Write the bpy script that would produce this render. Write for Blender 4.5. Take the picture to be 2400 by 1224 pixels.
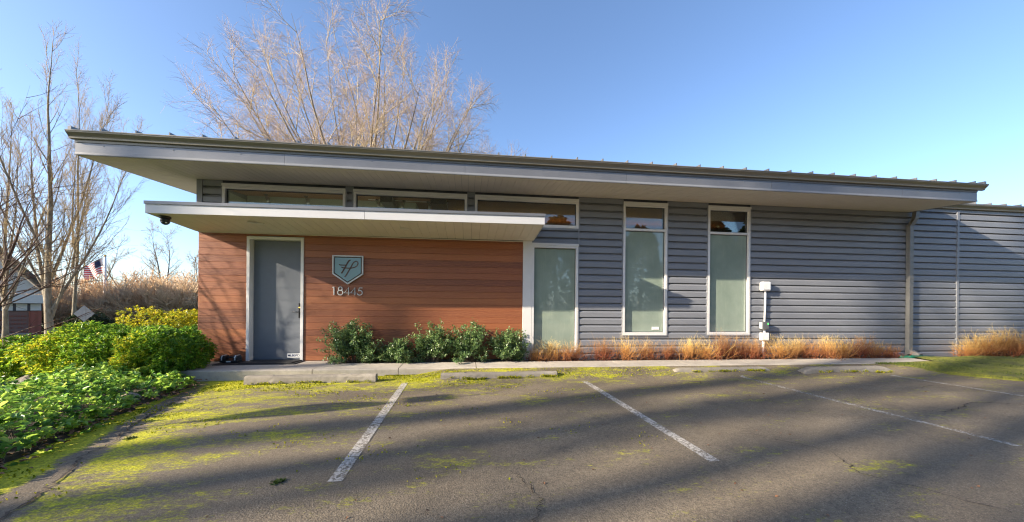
import bpy, math, random
import numpy as np
from mathutils import Vector, Matrix

# ------------------------------------------------------------------ scene, camera, light
S = bpy.context.scene
COL = S.collection
for o in list(bpy.data.objects):
    bpy.data.objects.remove(o)

CAM = Vector((5.244, -7.792, 1.133))
YAW, ROLL, FPX = math.radians(6.9235), math.atan(.009), 850.0
cd = bpy.data.cameras.new("camera")
cd.sensor_fit = 'HORIZONTAL'
cd.sensor_width = 36.0
cd.lens = 36.0 * FPX / 2400.0
cd.shift_x = 0.0
cd.shift_y = (719.0 - 612.0) / 2400.0
cd.clip_end = 3000
cam = bpy.data.objects.new("camera", cd)
COL.objects.link(cam)
cam.location = CAM
# looks level, turned to the right, very slightly rolled
cam.rotation_mode = 'QUATERNION'
q = Matrix.Rotation(-YAW, 4, 'Z') @ Matrix.Rotation(math.radians(90), 4, 'X') @ Matrix.Rotation(ROLL, 4, 'Z')
cam.rotation_quaternion = q.to_quaternion()
S.camera = cam

SUNV = Vector((3.25, 1.0, -1.365)).normalized()        # the way the light travels
SUN_EL = math.asin(-SUNV.z)
SUN_ROT = math.atan2(-SUNV.x, -SUNV.y) % (2 * math.pi)
w = bpy.data.worlds.new("World")
S.world = w
w.use_nodes = True
wn = w.node_tree
bg = wn.nodes["Background"]
sky = wn.nodes.new("ShaderNodeTexSky")
sky.sky_type = 'NISHITA'
sky.sun_disc = False
sky.sun_elevation = SUN_EL
sky.sun_rotation = SUN_ROT
sky.air_density = 0.8
sky.dust_density = 1.2
sky.ozone_density = 3.0
wn.links.new(sky.outputs[0], bg.inputs[0])
bg.inputs[1].default_value = 0.11
sl = bpy.data.lights.new("sun", 'SUN')
sl.energy = 4.5
sl.angle = math.radians(0.5)
sl.color = (1.0, .86, .67)
so = bpy.data.objects.new("sun", sl)
so.rotation_mode = 'QUATERNION'
so.rotation_quaternion = SUNV.to_track_quat('-Z', 'Y')
so.location = (-30, -12, 20)
COL.objects.link(so)
S.view_settings.view_transform = 'Standard'
S.view_settings.look = 'None'
S.view_settings.gamma = 1
S.view_settings.use_curve_mapping = False
S.view_settings.exposure = 1.64
S.render.engine = 'CYCLES'
S.cycles.max_bounces = 8
S.cycles.transparent_max_bounces = 12
S.cycles.use_denoising = True
S.cycles.use_adaptive_sampling = False
S.cycles.sample_clamp_indirect = 5
S.cycles.filter_width = 1.2

# ------------------------------------------------------------------ materials
MATS = {}
def nt(name):
    m = bpy.data.materials.new(name)
    m.use_nodes = True
    t = m.node_tree
    b = t.nodes["Principled BSDF"]
    MATS[name] = m
    return m, t, b
def ramp(t, fac, stops):
    r = t.nodes.new("ShaderNodeValToRGB")
    e = r.color_ramp.elements
    while len(e) < len(stops):
        e.new(.5)
    for i, (p, c) in enumerate(stops):
        e[i].position = p
        e[i].color = (*c, 1) if len(c) == 3 else c
    t.links.new(fac, r.inputs[0])
    return r.outputs[0]
def noise(t, scale, detail=4, rough=.55, vec=None, dim='3D'):
    n = t.nodes.new("ShaderNodeTexNoise")
    n.inputs["Scale"].default_value = scale
    n.inputs["Detail"].default_value = detail
    n.inputs["Roughness"].default_value = rough
    if vec is not None:
        t.links.new(vec, n.inputs["Vector"])
    return n.outputs[0]
def coords(t, scale=(1, 1, 1), kind="Object", rand=False):
    c = t.nodes.new("ShaderNodeTexCoord")
    v = c.outputs[kind]
    if rand:
        oi = t.nodes.new("ShaderNodeObjectInfo")
        mu = t.nodes.new("ShaderNodeMath"); mu.operation = 'MULTIPLY'; mu.inputs[1].default_value = 57.0
        t.links.new(oi.outputs["Random"], mu.inputs[0])
        ad = t.nodes.new("ShaderNodeVectorMath"); ad.operation = 'ADD'
        t.links.new(v, ad.inputs[0]); t.links.new(mu.outputs[0], ad.inputs[1])
        v = ad.outputs[0]
    mp = t.nodes.new("ShaderNodeMapping")
    mp.inputs["Scale"].default_value = scale
    t.links.new(v, mp.inputs[0])
    return mp.outputs[0]
def math2(t, op, a, b=None, clamp=False):
    n = t.nodes.new("ShaderNodeMath"); n.operation = op; n.use_clamp = clamp
    for i, x in enumerate((a, b)):
        if x is None: continue
        if isinstance(x, (int, float)): n.inputs[i].default_value = x
        else: t.links.new(x, n.inputs[i])
    return n.outputs[0]
def mixc(t, fac, a, b):
    n = t.nodes.new("ShaderNodeMix"); n.data_type = 'RGBA'
    for i, x in ((0, fac), (6, a), (7, b)):
        if isinstance(x, (int, float)): n.inputs[i].default_value = x
        elif isinstance(x, tuple): n.inputs[i].default_value = (*x, 1)
        else: t.links.new(x, n.inputs[i])
    return n.outputs[2]
def bump(t, b, h, strength=.3, dist=.01):
    n = t.nodes.new("ShaderNodeBump")
    n.inputs["Strength"].default_value = strength
    n.inputs["Distance"].default_value = dist
    t.links.new(h, n.inputs["Height"])
    t.links.new(n.outputs[0], b.inputs["Normal"])
def plain(name, col, rough=.5, metal=0., var=.12, scale=6., bmp=0., bscale=60., spec=.5, vscale=(1, 1, 1)):
    m, t, b = nt(name)
    b.inputs["Roughness"].default_value = rough
    b.inputs["Metallic"].default_value = metal
    b.inputs["Specular IOR Level"].default_value = spec
    v = coords(t, vscale, rand=True)
    n = noise(t, scale, 5, .6, v)
    lo = tuple(c * (1 - var) for c in col); hi = tuple(min(1, c * (1 + var)) for c in col)
    t.links.new(ramp(t, n, [(.3, lo), (.7, hi)]), b.inputs["Base Color"])
    if bmp:
        bump(t, b, noise(t, bscale, 3, .6, v), bmp, .004)
    return m

plain("grey_siding", (.194, .204, .228), .42, .0, .08, 2.5, .12, 5, .5, (.5, 1, 2))
plain("siding_trim", (.20, .21, .232), .42, 0, .05, 3)
plain("light_frame", (.64, .63, .62), .4, 0, .04, 4)
plain("white_fascia", (.52, .52, .525), .38, 0, .03, 1.2, .05, 2.5)
plain("white_plastic", (.74, .74, .74), .4, 0, .02, 4)
plain("spout_grey", (.185, .182, .172), .4, .1)
plain("bronze_gutter", (.21, .188, .152), .38, .25, .12, 2, 0, 5, .5, (.4, 2, 2))
plain("grey_fascia", (.17, .173, .182), .33, .3, .10, 1.6, .08, 3)
plain("roof_metal", (.16, .16, .165), .4, .3, .08, 3)
plain("soffit_grey", (.62, .56, .495), .55, 0, .04, 3)
plain("canopy_soffit_grey", (.66, .615, .58), .55, 0, .04, 3)
plain("door_grey", (.12, .135, .16), .5, 0, .04, 8, .1, 120)
plain("black_rubber", (.018, .018, .02), .75, 0, .3, 30, .4, 200)
plain("black_plastic", (.02, .021, .024), .35)
plain("black_metal", (.03, .03, .032), .35, .8)
plain("dark_flashing", (.05, .055, .07), .4, .3)
plain("brass", (.6, .42, .12), .25, 1)
plain("brushed_steel", (.58, .59, .58), .35, .1, .05, 20)
plain("navy_print", (.02, .03, .09), .5)
plain("sticker_white", (.75, .76, .74), .4)
plain("grey_box", (.11, .115, .12), .45)
plain("green_pipe", (.012, .13, .075), .4, 0, .25, 12)
plain("interior_white", (.48, .52, .43), .7, 0, .03)
plain("interior_floor", (.22, .19, .16), .5)
plain("soil", (.045, .032, .022), .95, 0, .5, 18, .8, 60)
plain("rock", (.28, .235, .19), .85, 0, .25, 9, .6, 30)
plain("stop_paint", (.10, .10, .10), .8)
plain("sign_back", (.42, .43, .44), .4, .5, .06)
plain("galvanised", (.45, .46, .47), .4, .7, .08)
plain("flag_red", (.62, .06, .06), .7)
plain("flag_white", (.85, .83, .80), .7)
plain("flag_navy", (.02, .03, .09), .7)
plain("pole_white", (.72, .72, .73), .35)
plain("roof_shingle", (.07, .065, .06), .9, 0, .3, 14)
plain("white_siding", (.60, .60, .57), .6, 0, .04)
plain("dark_glass", (.05, .06, .07), .08)
plain("mortar", (.20, .165, .15), .9)
plain("dry_leaf", (.20, .095, .045), .7, 0, .4, 30)

def leaf_mat(name, stops, rough=.38, transl=.35, spec=.5):
    m, t, b = nt(name)
    a = t.nodes.new("ShaderNodeAttribute"); a.attribute_name = "rnd"
    c = ramp(t, a.outputs["Fac"], stops)
    t.links.new(c, b.inputs["Base Color"])
    b.inputs["Roughness"].default_value = rough
    b.inputs["Specular IOR Level"].default_value = spec
    tr = t.nodes.new("ShaderNodeBsdfTranslucent")
    t.links.new(c, tr.inputs[0])
    mx = t.nodes.new("ShaderNodeMixShader")
    mx.inputs[0].default_value = transl
    t.links.new(b.outputs[0], mx.inputs[1]); t.links.new(tr.outputs[0], mx.inputs[2])
    t.links.new(mx.outputs[0], t.nodes["Material Output"].inputs[0])
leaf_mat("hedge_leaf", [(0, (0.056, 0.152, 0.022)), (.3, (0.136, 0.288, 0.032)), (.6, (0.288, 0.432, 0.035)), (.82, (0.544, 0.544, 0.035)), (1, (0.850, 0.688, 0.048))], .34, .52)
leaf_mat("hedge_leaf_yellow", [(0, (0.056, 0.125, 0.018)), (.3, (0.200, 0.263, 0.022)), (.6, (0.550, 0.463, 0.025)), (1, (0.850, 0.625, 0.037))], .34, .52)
leaf_mat("groundcover_leaf", [(0, (.035, .10, .026)), (.4, (0.208, 0.400, 0.064)), (.75, (0.416, 0.576, 0.088)), (1, (0.736, 0.752, 0.160))], .36, .52)
leaf_mat("nandina_leaf", [(0, (0.058, 0.131, 0.043)), (.4, (0.138, 0.239, 0.087)), (.8, (0.261, 0.362, 0.131)), (1, (0.450, 0.551, 0.189))], .28, .4, .7)
leaf_mat("conifer_leaf", [(0, (.012, .028, .012)), (.6, (.03, .055, .02)), (1, (.07, .09, .03))], .6, .2)
leaf_mat("grass_blade", [(0, (.03, .06, .01)), (.5, (.07, .12, .012)), (1, (.15, .17, .02))], .6, .3)
leaf_mat("moss_tuft", [(0, (.09, .13, .008)), (.5, (.30, .32, .012)), (1, (.58, .53, .025))], .9, .35, .1)
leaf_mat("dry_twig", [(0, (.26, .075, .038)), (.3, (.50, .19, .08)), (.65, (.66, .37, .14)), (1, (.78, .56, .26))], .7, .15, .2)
m_ = MATS["dry_twig"].node_tree
oi_ = m_.nodes.new("ShaderNodeObjectInfo"); hs = m_.nodes.new("ShaderNodeHueSaturation")
cr = [n for n in m_.nodes if n.type == 'VALTORGB'][0]; bs = m_.nodes["Principled BSDF"]; tl_ = [n for n in m_.nodes if n.type == 'BSDF_TRANSLUCENT'][0]
m_.links.new(math2(m_, 'ADD', math2(m_, 'MULTIPLY', oi_.outputs["Random"], .55), .65), hs.inputs["Value"])
m_.links.new(math2(m_, 'ADD', math2(m_, 'MULTIPLY', oi_.outputs["Random"], .035), .485), hs.inputs["Hue"])
m_.links.new(cr.outputs[0], hs.inputs["Color"]); m_.links.new(hs.outputs[0], bs.inputs["Base Color"]); m_.links.new(hs.outputs[0], tl_.inputs[0])
leaf_mat("thicket_twig", [(0, (.34, .24, .13)), (.5, (.68, .50, .31)), (1, (.84, .65, .45))], .8, .2, .2)

def bark(name, a, b2, c, scale=8):
    m, t, b = nt(name)
    v = coords(t, (1, 1, .35))
    n = noise(t, scale, 6, .65, v)
    t.links.new(ramp(t, n, [(.28, a), (.5, b2), (.72, c)]), b.inputs["Base Color"])
    b.inputs["Roughness"].default_value = .85
    bump(t, b, noise(t, scale * 4, 4, .6, v), .6, .02)
bark("pale_bark", (.09, .07, .045), (.21, .175, .12), (.34, .30, .23))
bark("limb_bark", (.18, .125, .065), (.42, .33, .20), (.60, .51, .36))
bark("twig_bark", (.26, .19, .14), (.38, .28, .22), (.48, .38, .31), 2)
bark("street_limb", (.07, .05, .028), (.18, .14, .085), (.30, .25, .17))
bark("golden_twig", (.16, .11, .04), (.30, .21, .09), (.40, .30, .16), 2)
bark("red_bark", (.045, .022, .018), (.085, .045, .035), (.14, .08, .06))
bark("dark_bark", (.05, .04, .03), (.11, .085, .06), (.18, .14, .10))

def wood(name, cols, grain=1.0):
    m, t, b = nt(name)
    oi = t.nodes.new("ShaderNodeObjectInfo")
    v = coords(t, (.35, 1, 1), rand=True)
    warp = noise(t, 2.2, 3, .5, v)
    wv = t.nodes.new("ShaderNodeTexWave")
    wv.wave_type = 'BANDS'; wv.bands_direction = 'Z'
    wv.inputs["Scale"].default_value = 9.0 * grain
    wv.inputs["Distortion"].default_value = 9.0
    wv.inputs["Detail"].default_value = 3.0
    wv.inputs["Detail Scale"].default_value = 1.6
    t.links.new(v, wv.inputs["Vector"])
    fine = noise(t, 34, 4, .7, coords(t, (.12, 1, 3), rand=True))
    base = ramp(t, oi.outputs["Random"], cols)
    g = mixc(t, math2(t, 'MULTIPLY', wv.outputs["Fac"], .34), base, (.50, .22, .085))
    dk = mixc(t, math2(t, 'MULTIPLY', fine, .45), g, (.11, .036, .017))
    stain = noise(t, 1.3, 4, .6, coords(t, (.5, 1, 1.2), "Object"))
    dk2 = mixc(t, ramp(t, stain, [(.42, (0, 0, 0)), (.75, (.38, .38, .38))]), dk, (.15, .056, .03))
    t.links.new(dk2, b.inputs["Base Color"])
    b.inputs["Roughness"].default_value = .5
    bump(t, b, fine, .25, .003)
wood("cedar", [(0, (.165, .044, .024)), (.2, (.34, .102, .039)), (.4, (.21, .057, .028)), (.6, (.41, .135, .047)), (.8, (.245, .070, .031)), (1, (.35, .110, .040))])
wood("ceiling_wood", [(0, (.30, .16, .085)), (1, (.34, .18, .095))])

def concrete(name, a, b2, c):
    m, t, b = nt(name)
    v = coords(t, (1, 1, 1))
    n1 = noise(t, 1.8, 6, .65, v); n2 = noise(t, 90, 3, .7, v); n3 = noise(t, 12, 5, .65, v)
    c1 = ramp(t, n1, [(.3, a), (.55, b2), (.75, c)])
    c2 = mixc(t, math2(t, 'MULTIPLY', n2, .35), c1, tuple(x * .55 for x in a))
    c3 = mixc(t, ramp(t, n3, [(.5, (0, 0, 0)), (.8, (.5, .5, .5))]), c2, tuple(x * .5 for x in a))
    t.links.new(c3, b.inputs["Base Color"])
    b.inputs["Roughness"].default_value = .9
    bump(t, b, n2, .5, .004)
concrete("walk_concrete", (.36, .32, .27), (.46, .415, .355), (.54, .49, .42))
concrete("stop_concrete", (.21, .185, .155), (.31, .275, .225), (.42, .375, .31))
concrete("kerb_concrete", (.22, .20, .17), (.33, .30, .26), (.42, .39, .34))

# asphalt with moss spreading out from the kerb and the planted edge
m, t, b = nt("asphalt")
P = coords(t, (1, 1, 1))
sx = t.nodes.new("ShaderNodeSeparateXYZ"); t.links.new(P, sx.inputs[0])
X_, Y_ = sx.outputs[0], sx.outputs[1]
grit = noise(t, 62, 4, .85, P)
speck = noise(t, 130, 2, .8, P)
big = noise(t, .9, 5, .6, P)
mid = noise(t, 5, 6, .7, P)
vor = t.nodes.new("ShaderNodeTexVoronoi"); vor.inputs["Scale"].default_value = 85
t.links.new(P, vor.inputs["Vector"])
base = ramp(t, big, [(.3, (.165, .130, .088)), (.55, (.215, .172, .118)), (.75, (.26, .212, .15))])
base = mixc(t, ramp(t, grit, [(.36, (.85, .85, .85)), (.56, (0, 0, 0))]), base, (.062, .050, .036))
base = mixc(t, ramp(t, noise(t, 24, 6, .9, P), [(.40, (.6, .6, .6)), (.52, (0, 0, 0))]), base, (.085, .068, .048))
base = mixc(t, ramp(t, speck, [(.58, (0, 0, 0)), (.70, (.75, .75, .75))]), base, (.42, .36, .28))
base = mixc(t, ramp(t, mid, [(.52, (0, 0, 0)), (.74, (.42, .42, .42))]), base, (.085, .070, .052))
base = mixc(t, ramp(t, noise(t, 2.3, 3, .5, P), [(.66, (0, 0, 0)), (.74, (.45, .45, .45))]), base, (.07, .06, .048))
# moss amount: strong near the kerb at the left, thin specks elsewhere
dk_ = math2(t, 'MULTIPLY', math2(t, 'ADD', Y_, 1.0), -1.0)            # metres in front of the kerb
edge = math2(t, 'ADD', X_, math2(t, 'MULTIPLY', Y_, .22))              # metres from the planted edge (about .75)
near_k = ramp(t, math2(t, 'DIVIDE', dk_, 5.0, True), [(0, (1, 1, 1)), (.12, (.82, .82, .82)), (.28, (.40, .40, .40)), (.5, (.27, .27, .27)), (1, (.18, .18, .18))])
near_e = ramp(t, math2(t, 'DIVIDE', math2(t, 'SUBTRACT', edge, .2), 10.0, True), [(0, (1, 1, 1)), (.12, (.95, .95, .95)), (.32, (.72, .72, .72)), (.48, (.48, .48, .48)), (1, (.30, .30, .30))])
amt = math2(t, 'MULTIPLY', near_k, near_e)
edge2 = ramp(t, math2(t, 'DIVIDE', math2(t, 'SUBTRACT', edge, .2), 3.2, True), [(0, (.75, .75, .75)), (.35, (.52, .52, .52)), (1, (0, 0, 0))])
amt = math2(t, 'MAXIMUM', amt, edge2)
qq = math2(t, 'ADD', math2(t, 'ADD', X_, math2(t, 'MULTIPLY', Y_, .38)), math2(t, 'MULTIPLY', math2(t, 'SUBTRACT', noise(t, 2.6, 4, .6, P), .5), .35))
bare = ramp(t, qq, [(.22, (0, 0, 0)), (.32, (1, 1, 1)), (.45, (1, 1, 1)), (.56, (0, 0, 0))])
mp = coords(t, (1.0, 2.1, 1))
mn = noise(t, 1.25, 6, .68, mp)
ms = noise(t, 17, 6, .8, coords(t, (.8, 1.5, 1)))
fieldv = math2(t, 'ADD', math2(t, 'MULTIPLY', mn, .52), math2(t, 'MULTIPLY', ms, .48))
solid = ramp(t, math2(t, 'ADD', qq, .5, True), [(.62, (1, 1, 1)), (.74, (0, 0, 0))])
thr = math2(t, 'SUBTRACT', math2(t, 'ADD', fieldv, math2(t, 'MULTIPLY', amt, .29)), math2(t, 'MULTIPLY', bare, .16))
thr = math2(t, 'ADD', thr, math2(t, 'MULTIPLY', solid, .13))
mask = ramp(t, thr, [(.585, (0, 0, 0)), (.69, (1, 1, 1))])
mossc = ramp(t, noise(t, 55, 4, .7, P), [(.32, (.10, .13, .010)), (.5, (.36, .36, .014)), (.66, (.68, .60, .03))])
t.links.new(mixc(t, mask, base, mossc), b.inputs["Base Color"])
b.inputs["Roughness"].default_value = .88
b.inputs["Specular IOR Level"].default_value = .35
hh = math2(t, 'ADD', math2(t, 'ADD', grit, math2(t, 'MULTIPLY', vor.outputs["Distance"], .8)), math2(t, 'MULTIPLY', mask, math2(t, 'ADD', 1.0, ms)))
bump(t, b, hh, .5, .008)

# older, smoother asphalt strip along the planting
plain("old_asphalt", (.100, .086, .066), .9, 0, .25, 3, .5, 90)
# worn road paint: the asphalt shows through
m, t, b = nt("worn_paint")
P = coords(t, (1, 1, 1))
f = math2(t, 'ADD', math2(t, 'MULTIPLY', noise(t, 34, 5, .8, P), .7), math2(t, 'MULTIPLY', noise(t, 7, 4, .6, P), .3))
att = t.nodes.new("ShaderNodeAttribute"); att.attribute_type = 'OBJECT'; att.attribute_name = "wear"
f2 = math2(t, 'SUBTRACT', f, math2(t, 'MULTIPLY', att.outputs["Fac"], .25))
t.links.new(ramp(t, noise(t, 20, 3, .6, P), [(.3, (.40, .37, .32)), (.7, (.58, .54, .48))]), b.inputs["Base Color"])
b.inputs["Roughness"].default_value = .85
b.inputs["Alpha"].default_value = 1
tr = t.nodes.new("ShaderNodeBsdfTransparent"); mx = t.nodes.new("ShaderNodeMixShader")
t.links.new(ramp(t, f2, [(.435, (0, 0, 0)), (.55, (.86, .86, .86))]), mx.inputs[0])
t.links.new(tr.outputs[0], mx.inputs[1]); t.links.new(b.outputs[0], mx.inputs[2])
t.links.new(mx.outputs[0], t.nodes["Material Output"].inputs[0])

m, t, b = nt("mossy_turf")
P = coords(t)
n1 = noise(t, 2.2, 6, .65, P); n2 = noise(t, 40, 4, .75, P)
g = ramp(t, math2(t, 'ADD', math2(t, 'MULTIPLY', n1, .5), math2(t, 'MULTIPLY', n2, .5)), [(.36, (.06, .055, .025)), (.48, (.12, .13, .014)), (.62, (.26, .245, .02))])
t.links.new(g, b.inputs["Base Color"]); b.inputs["Roughness"].default_value = .95
bump(t, b, n2, .9, .02)

m, t, b = nt("field_ground")
P = coords(t)
n1 = noise(t, .15, 5, .6, P); n2 = noise(t, 6, 4, .7, P)
t.links.new(ramp(t, math2(t, 'ADD', math2(t, 'MULTIPLY', n1, .5), math2(t, 'MULTIPLY', n2, .5)), [(.35, (.05, .07, .018)), (.5, (.085, .095, .03)), (.65, (.13, .11, .055))]), b.inputs["Base Color"])
b.inputs["Roughness"].default_value = .95
plain("road_asphalt", (.20, .185, .165), .85, 0, .15, 2, .3, 80)

def brick_mat():
    m, t, b = nt("red_brick")
    oi = t.nodes.new("ShaderNodeObjectInfo")
    v = coords(t, (1, 1, 1))
    br = t.nodes.new("ShaderNodeTexBrick")
    br.inputs["Scale"].default_value = 4.5
    br.inputs["Color1"].default_value = (.24, .075, .05, 1); br.inputs["Color2"].default_value = (.30, .10, .07, 1)
    br.inputs["Mortar"].default_value = (.20, .12, .10, 1); br.inputs["Mortar Size"].default_value = .012
    t.links.new(v, br.inputs["Vector"])
    t.links.new(br.outputs["Color"], b.inputs["Base Color"]); b.inputs["Roughness"].default_value = .9
brick_mat()

def glass(name, tint, refl=1.0, rough=0.0):
    m = bpy.data.materials.new(name); m.use_nodes = True; MATS[name] = m
    t = m.node_tree; t.nodes.remove(t.nodes["Principled BSDF"])
    tr = t.nodes.new("ShaderNodeBsdfTransparent"); tr.inputs[0].default_value = (*tint, 1)
    gl = t.nodes.new("ShaderNodeBsdfGlossy"); gl.inputs["Roughness"].default_value = rough
    fr = t.nodes.new("ShaderNodeFresnel"); fr.inputs[0].default_value = 1.55
    f = math2(t, 'ADD', math2(t, 'MULTIPLY', fr.outputs[0], 1.6 * refl), .03)
    mx = t.nodes.new("ShaderNodeMixShader"); t.links.new(f, mx.inputs[0])
    t.links.new(tr.outputs[0], mx.inputs[1]); t.links.new(gl.outputs[0], mx.inputs[2])
    t.links.new(mx.outputs[0], t.nodes["Material Output"].inputs[0])
glass("clear_glass", (.82, .88, .83))
m, t, b = nt("frosted_glass")
P = coords(t, (1, 1, 1))
c_ = ramp(t, noise(t, 1.4, 5, .65, coords(t, (1, 1, .8))), [(.3, (.20, .255, .21)), (.7, (.285, .345, .285))])
c_ = mixc(t, ramp(t, noise(t, 9, 6, .7, coords(t, (2.2, 1, .25))), [(.55, (0, 0, 0)), (.78, (.35, .35, .35))]), c_, (.40, .44, .34))
c_ = mixc(t, ramp(t, noise(t, 60, 2, .8, P), [(.74, (0, 0, 0)), (.80, (.6, .6, .6))]), c_, (.50, .50, .40))
t.links.new(c_, b.inputs["Base Color"])
b.inputs["Roughness"].default_value = .7; b.inputs["Specular IOR Level"].default_value = .2
b.inputs["Coat Weight"].default_value = 1; b.inputs["Coat Roughness"].default_value = .025; b.inputs["Coat IOR"].default_value = 1.9
m, t, b = nt("sign_plate")
b.inputs["Base Color"].default_value = (.30, .44, .47, 1); b.inputs["Roughness"].default_value = .15; b.inputs["Metallic"].default_value = .35
def emit(name, col, s):
    m, t, b = nt(name)
    b.inputs["Base Color"].default_value = (*col, 1)
    b.inputs["Emission Color"].default_value = (*col, 1); b.inputs["Emission Strength"].default_value = s
emit("lamp_glow", (1, .58, .25), 4)
emit("fill_white", (1, .90, .72), 3)  # glow of the added fill strip under the high windows
emit("green_led", (.1, .9, .15), .6)

# ------------------------------------------------------------------ mesh helpers
def v3(a): return np.asarray(a, float)
class MB:
    def __init__(s): s.v = []; s.f = []; s.m = []; s.mi = 0
    def add(s, vs, fs):
        o = len(s.v); s.v += [tuple(map(float, p)) for p in vs]
        for f in fs:
            s.f.append([i + o for i in f]); s.m.append(s.mi)
        return s
    def box(s, x0, y0, z0, x1, y1, z1):
        a, b = (x0, y0, z0), (x1, y1, z1)
        vs = [(x, y, z) for x in (x0, x1) for y in (y0, y1) for z in (z0, z1)]
        return s.add(vs, [(0, 1, 3, 2), (4, 6, 7, 5), (0, 4, 5, 1), (2, 3, 7, 6), (0, 2, 6, 4), (1, 5, 7, 3)])
    def hexa(s, p):   # eight corners: bottom four then top four, same order round
        return s.add(p, [(3, 2, 1, 0), (4, 5, 6, 7), (0, 1, 5, 4), (1, 2, 6, 5), (2, 3, 7, 6), (3, 0, 4, 7)])
    def prof_x(s, prof, x0, x1, close=True):   # profile of (y, z) run along x
        n = len(prof)
        vs = [(x0, y, z) for y, z in prof] + [(x1, y, z) for y, z in prof]
        fs = [(i, (i + 1) % n, (i + 1) % n + n, i + n) for i in range(n if close else n - 1)]
        if close: fs += [tuple(range(n))[::-1], tuple(range(n, 2 * n))]
        return s.add(vs, fs)
    def prof_y(s, poly, y0, y1):   # polygon of (x, z) given thickness along y
        n = len(poly)
        vs = [(x, y0, z) for x, z in poly] + [(x, y1, z) for x, z in poly]
        return s.add(vs, [(i, (i + 1) % n, (i + 1) % n + n, i + n) for i in range(n)] + [tuple(range(n))[::-1], tuple(range(n, 2 * n))])
    def prof_z(s, poly, z0, z1):
        n = len(poly)
        vs = [(x, y, z0) for x, y in poly] + [(x, y, z1) for x, y in poly]
        return s.add(vs, [(i, (i + 1) % n, (i + 1) % n + n, i + n) for i in range(n)] + [tuple(range(n))[::-1], tuple(range(n, 2 * n))])
    def ring_y(s, outer, inner, y0, y1):
        n = len(outer)
        vs = [(x, y0, z) for x, z in outer] + [(x, y0, z) for x, z in inner] + [(x, y1, z) for x, z in outer] + [(x, y1, z) for x, z in inner]
        fs = []
        for i in range(n):
            j = (i + 1) % n
            fs += [(i, j, j + n, i + n), (i + 2 * n, i + 3 * n, j + 3 * n, j + 2 * n), (i, i + 2 * n, j + 2 * n, j), (i + n, j + n, j + 3 * n, i + 3 * n)]
        return s.add(vs, fs)
    def stroke_y(s, pts, wd, y0, y1, closed=False):
        pts = [np.array(p, float) for p in pts]; n = len(pts); L = []; R = []
        for i in range(n):
            a = pts[i - 1] if (closed or i > 0) else pts[i]
            b = pts[(i + 1) % n] if (closed or i < n - 1) else pts[i]
            d = b - a; d = d / (np.linalg.norm(d) + 1e-9)
            nn = np.array([-d[1], d[0]]) * wd * .5
            L.append(pts[i] + nn); R.append(pts[i] - nn)
        if closed: return s.ring_y(L, R, y0, y1)
        for i in range(n - 1):
            s.prof_y([L[i], L[i + 1], R[i + 1], R[i]], y0, y1)
        return s
    def tube(s, pts, r, n=8, caps=True):
        pts = [v3(p) for p in pts]; k = len(pts)
        rs = r if hasattr(r, '__len__') else [r] * k
        vs = []; d0 = pts[-1] - pts[0]
        ref = np.array([0, 0, 1.]) if abs(d0[2]) < .9 * np.linalg.norm(d0) else np.array([1., 0, 0])
        for i in range(k):
            tg = pts[min(i + 1, k - 1)] - pts[max(i - 1, 0)]; tg /= np.linalg.norm(tg) + 1e-9
            u = np.cross(tg, ref); u /= np.linalg.norm(u) + 1e-9; w_ = np.cross(tg, u)
            for j in range(n):
                a = 2 * math.pi * j / n
                vs.append(pts[i] + (u * math.cos(a) + w_ * math.sin(a)) * rs[i])
        fs = [(i * n + j, i * n + (j + 1) % n, (i + 1) * n + (j + 1) % n, (i + 1) * n + j) for i in range(k - 1) for j in range(n)]
        if caps: fs += [tuple(range(n))[::-1], tuple(range((k - 1) * n, k * n))]
        return s.add(vs, fs)
    def mat(s, i): s.mi = i; return s
    def build(s, name, mats, parent=None, smooth=False, bevel=0):
        me = bpy.data.meshes.new(name)
        me.from_pydata(s.v, [], s.f)
        for mn in ([mats] if isinstance(mats, str) else mats): me.materials.append(MATS[mn])
        if any(s.m): me.polygons.foreach_set("material_index", s.m)
        if smooth: me.polygons.foreach_set("use_smooth", [True] * len(me.polygons))
        me.update()
        o = link(name, me, parent)
        if bevel:
            bv = o.modifiers.new("bevel", 'BEVEL'); bv.width = bevel; bv.segments = 2; bv.limit_method = 'ANGLE'
        return o
def wloc(o):
    l = Vector((0, 0, 0))
    while o is not None:
        l = l + o.location; o = o.parent
    return l
def link(name, me, parent=None):
    o = bpy.data.objects.new(name, me); COL.objects.link(o)
    if parent is not None:
        o.parent = parent
    return o
def tag(o, label=None, cat=None, group=None, kind=None):
    if label: o["label"] = label
    if cat: o["category"] = cat
    if group: o["group"] = group
    if kind: o["kind"] = kind
    return o
def thing(name, label, cat, loc=(0, 0, 0), group=None):
    o = bpy.data.objects.new(name, None); COL.objects.link(o)
    o.location = loc; o.empty_display_size = .2
    return tag(o, label, cat, group)
def empty(name, parent=None, loc=(0, 0, 0)):
    o = bpy.data.objects.new(name, None); COL.objects.link(o); o.location = loc; o.empty_display_size = .2
    if parent is not None: o.parent = parent
    return o
def copy_of(o, parent, loc=None):
    c = o.copy(); COL.objects.link(c); c.parent = parent
    if loc is not None: c.location = loc
    return c
def copy_tree(o, loc, rz=0, sc=None, label=None):
    c = o.copy(); COL.objects.link(c); c.location = loc; c.rotation_euler = (0, 0, rz)
    if sc: c.scale = sc
    if label: c["label"] = label
    for ch in o.children:
        d = copy_of(ch, c)
        for g in ch.children: copy_of(g, d)
    return c
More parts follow.
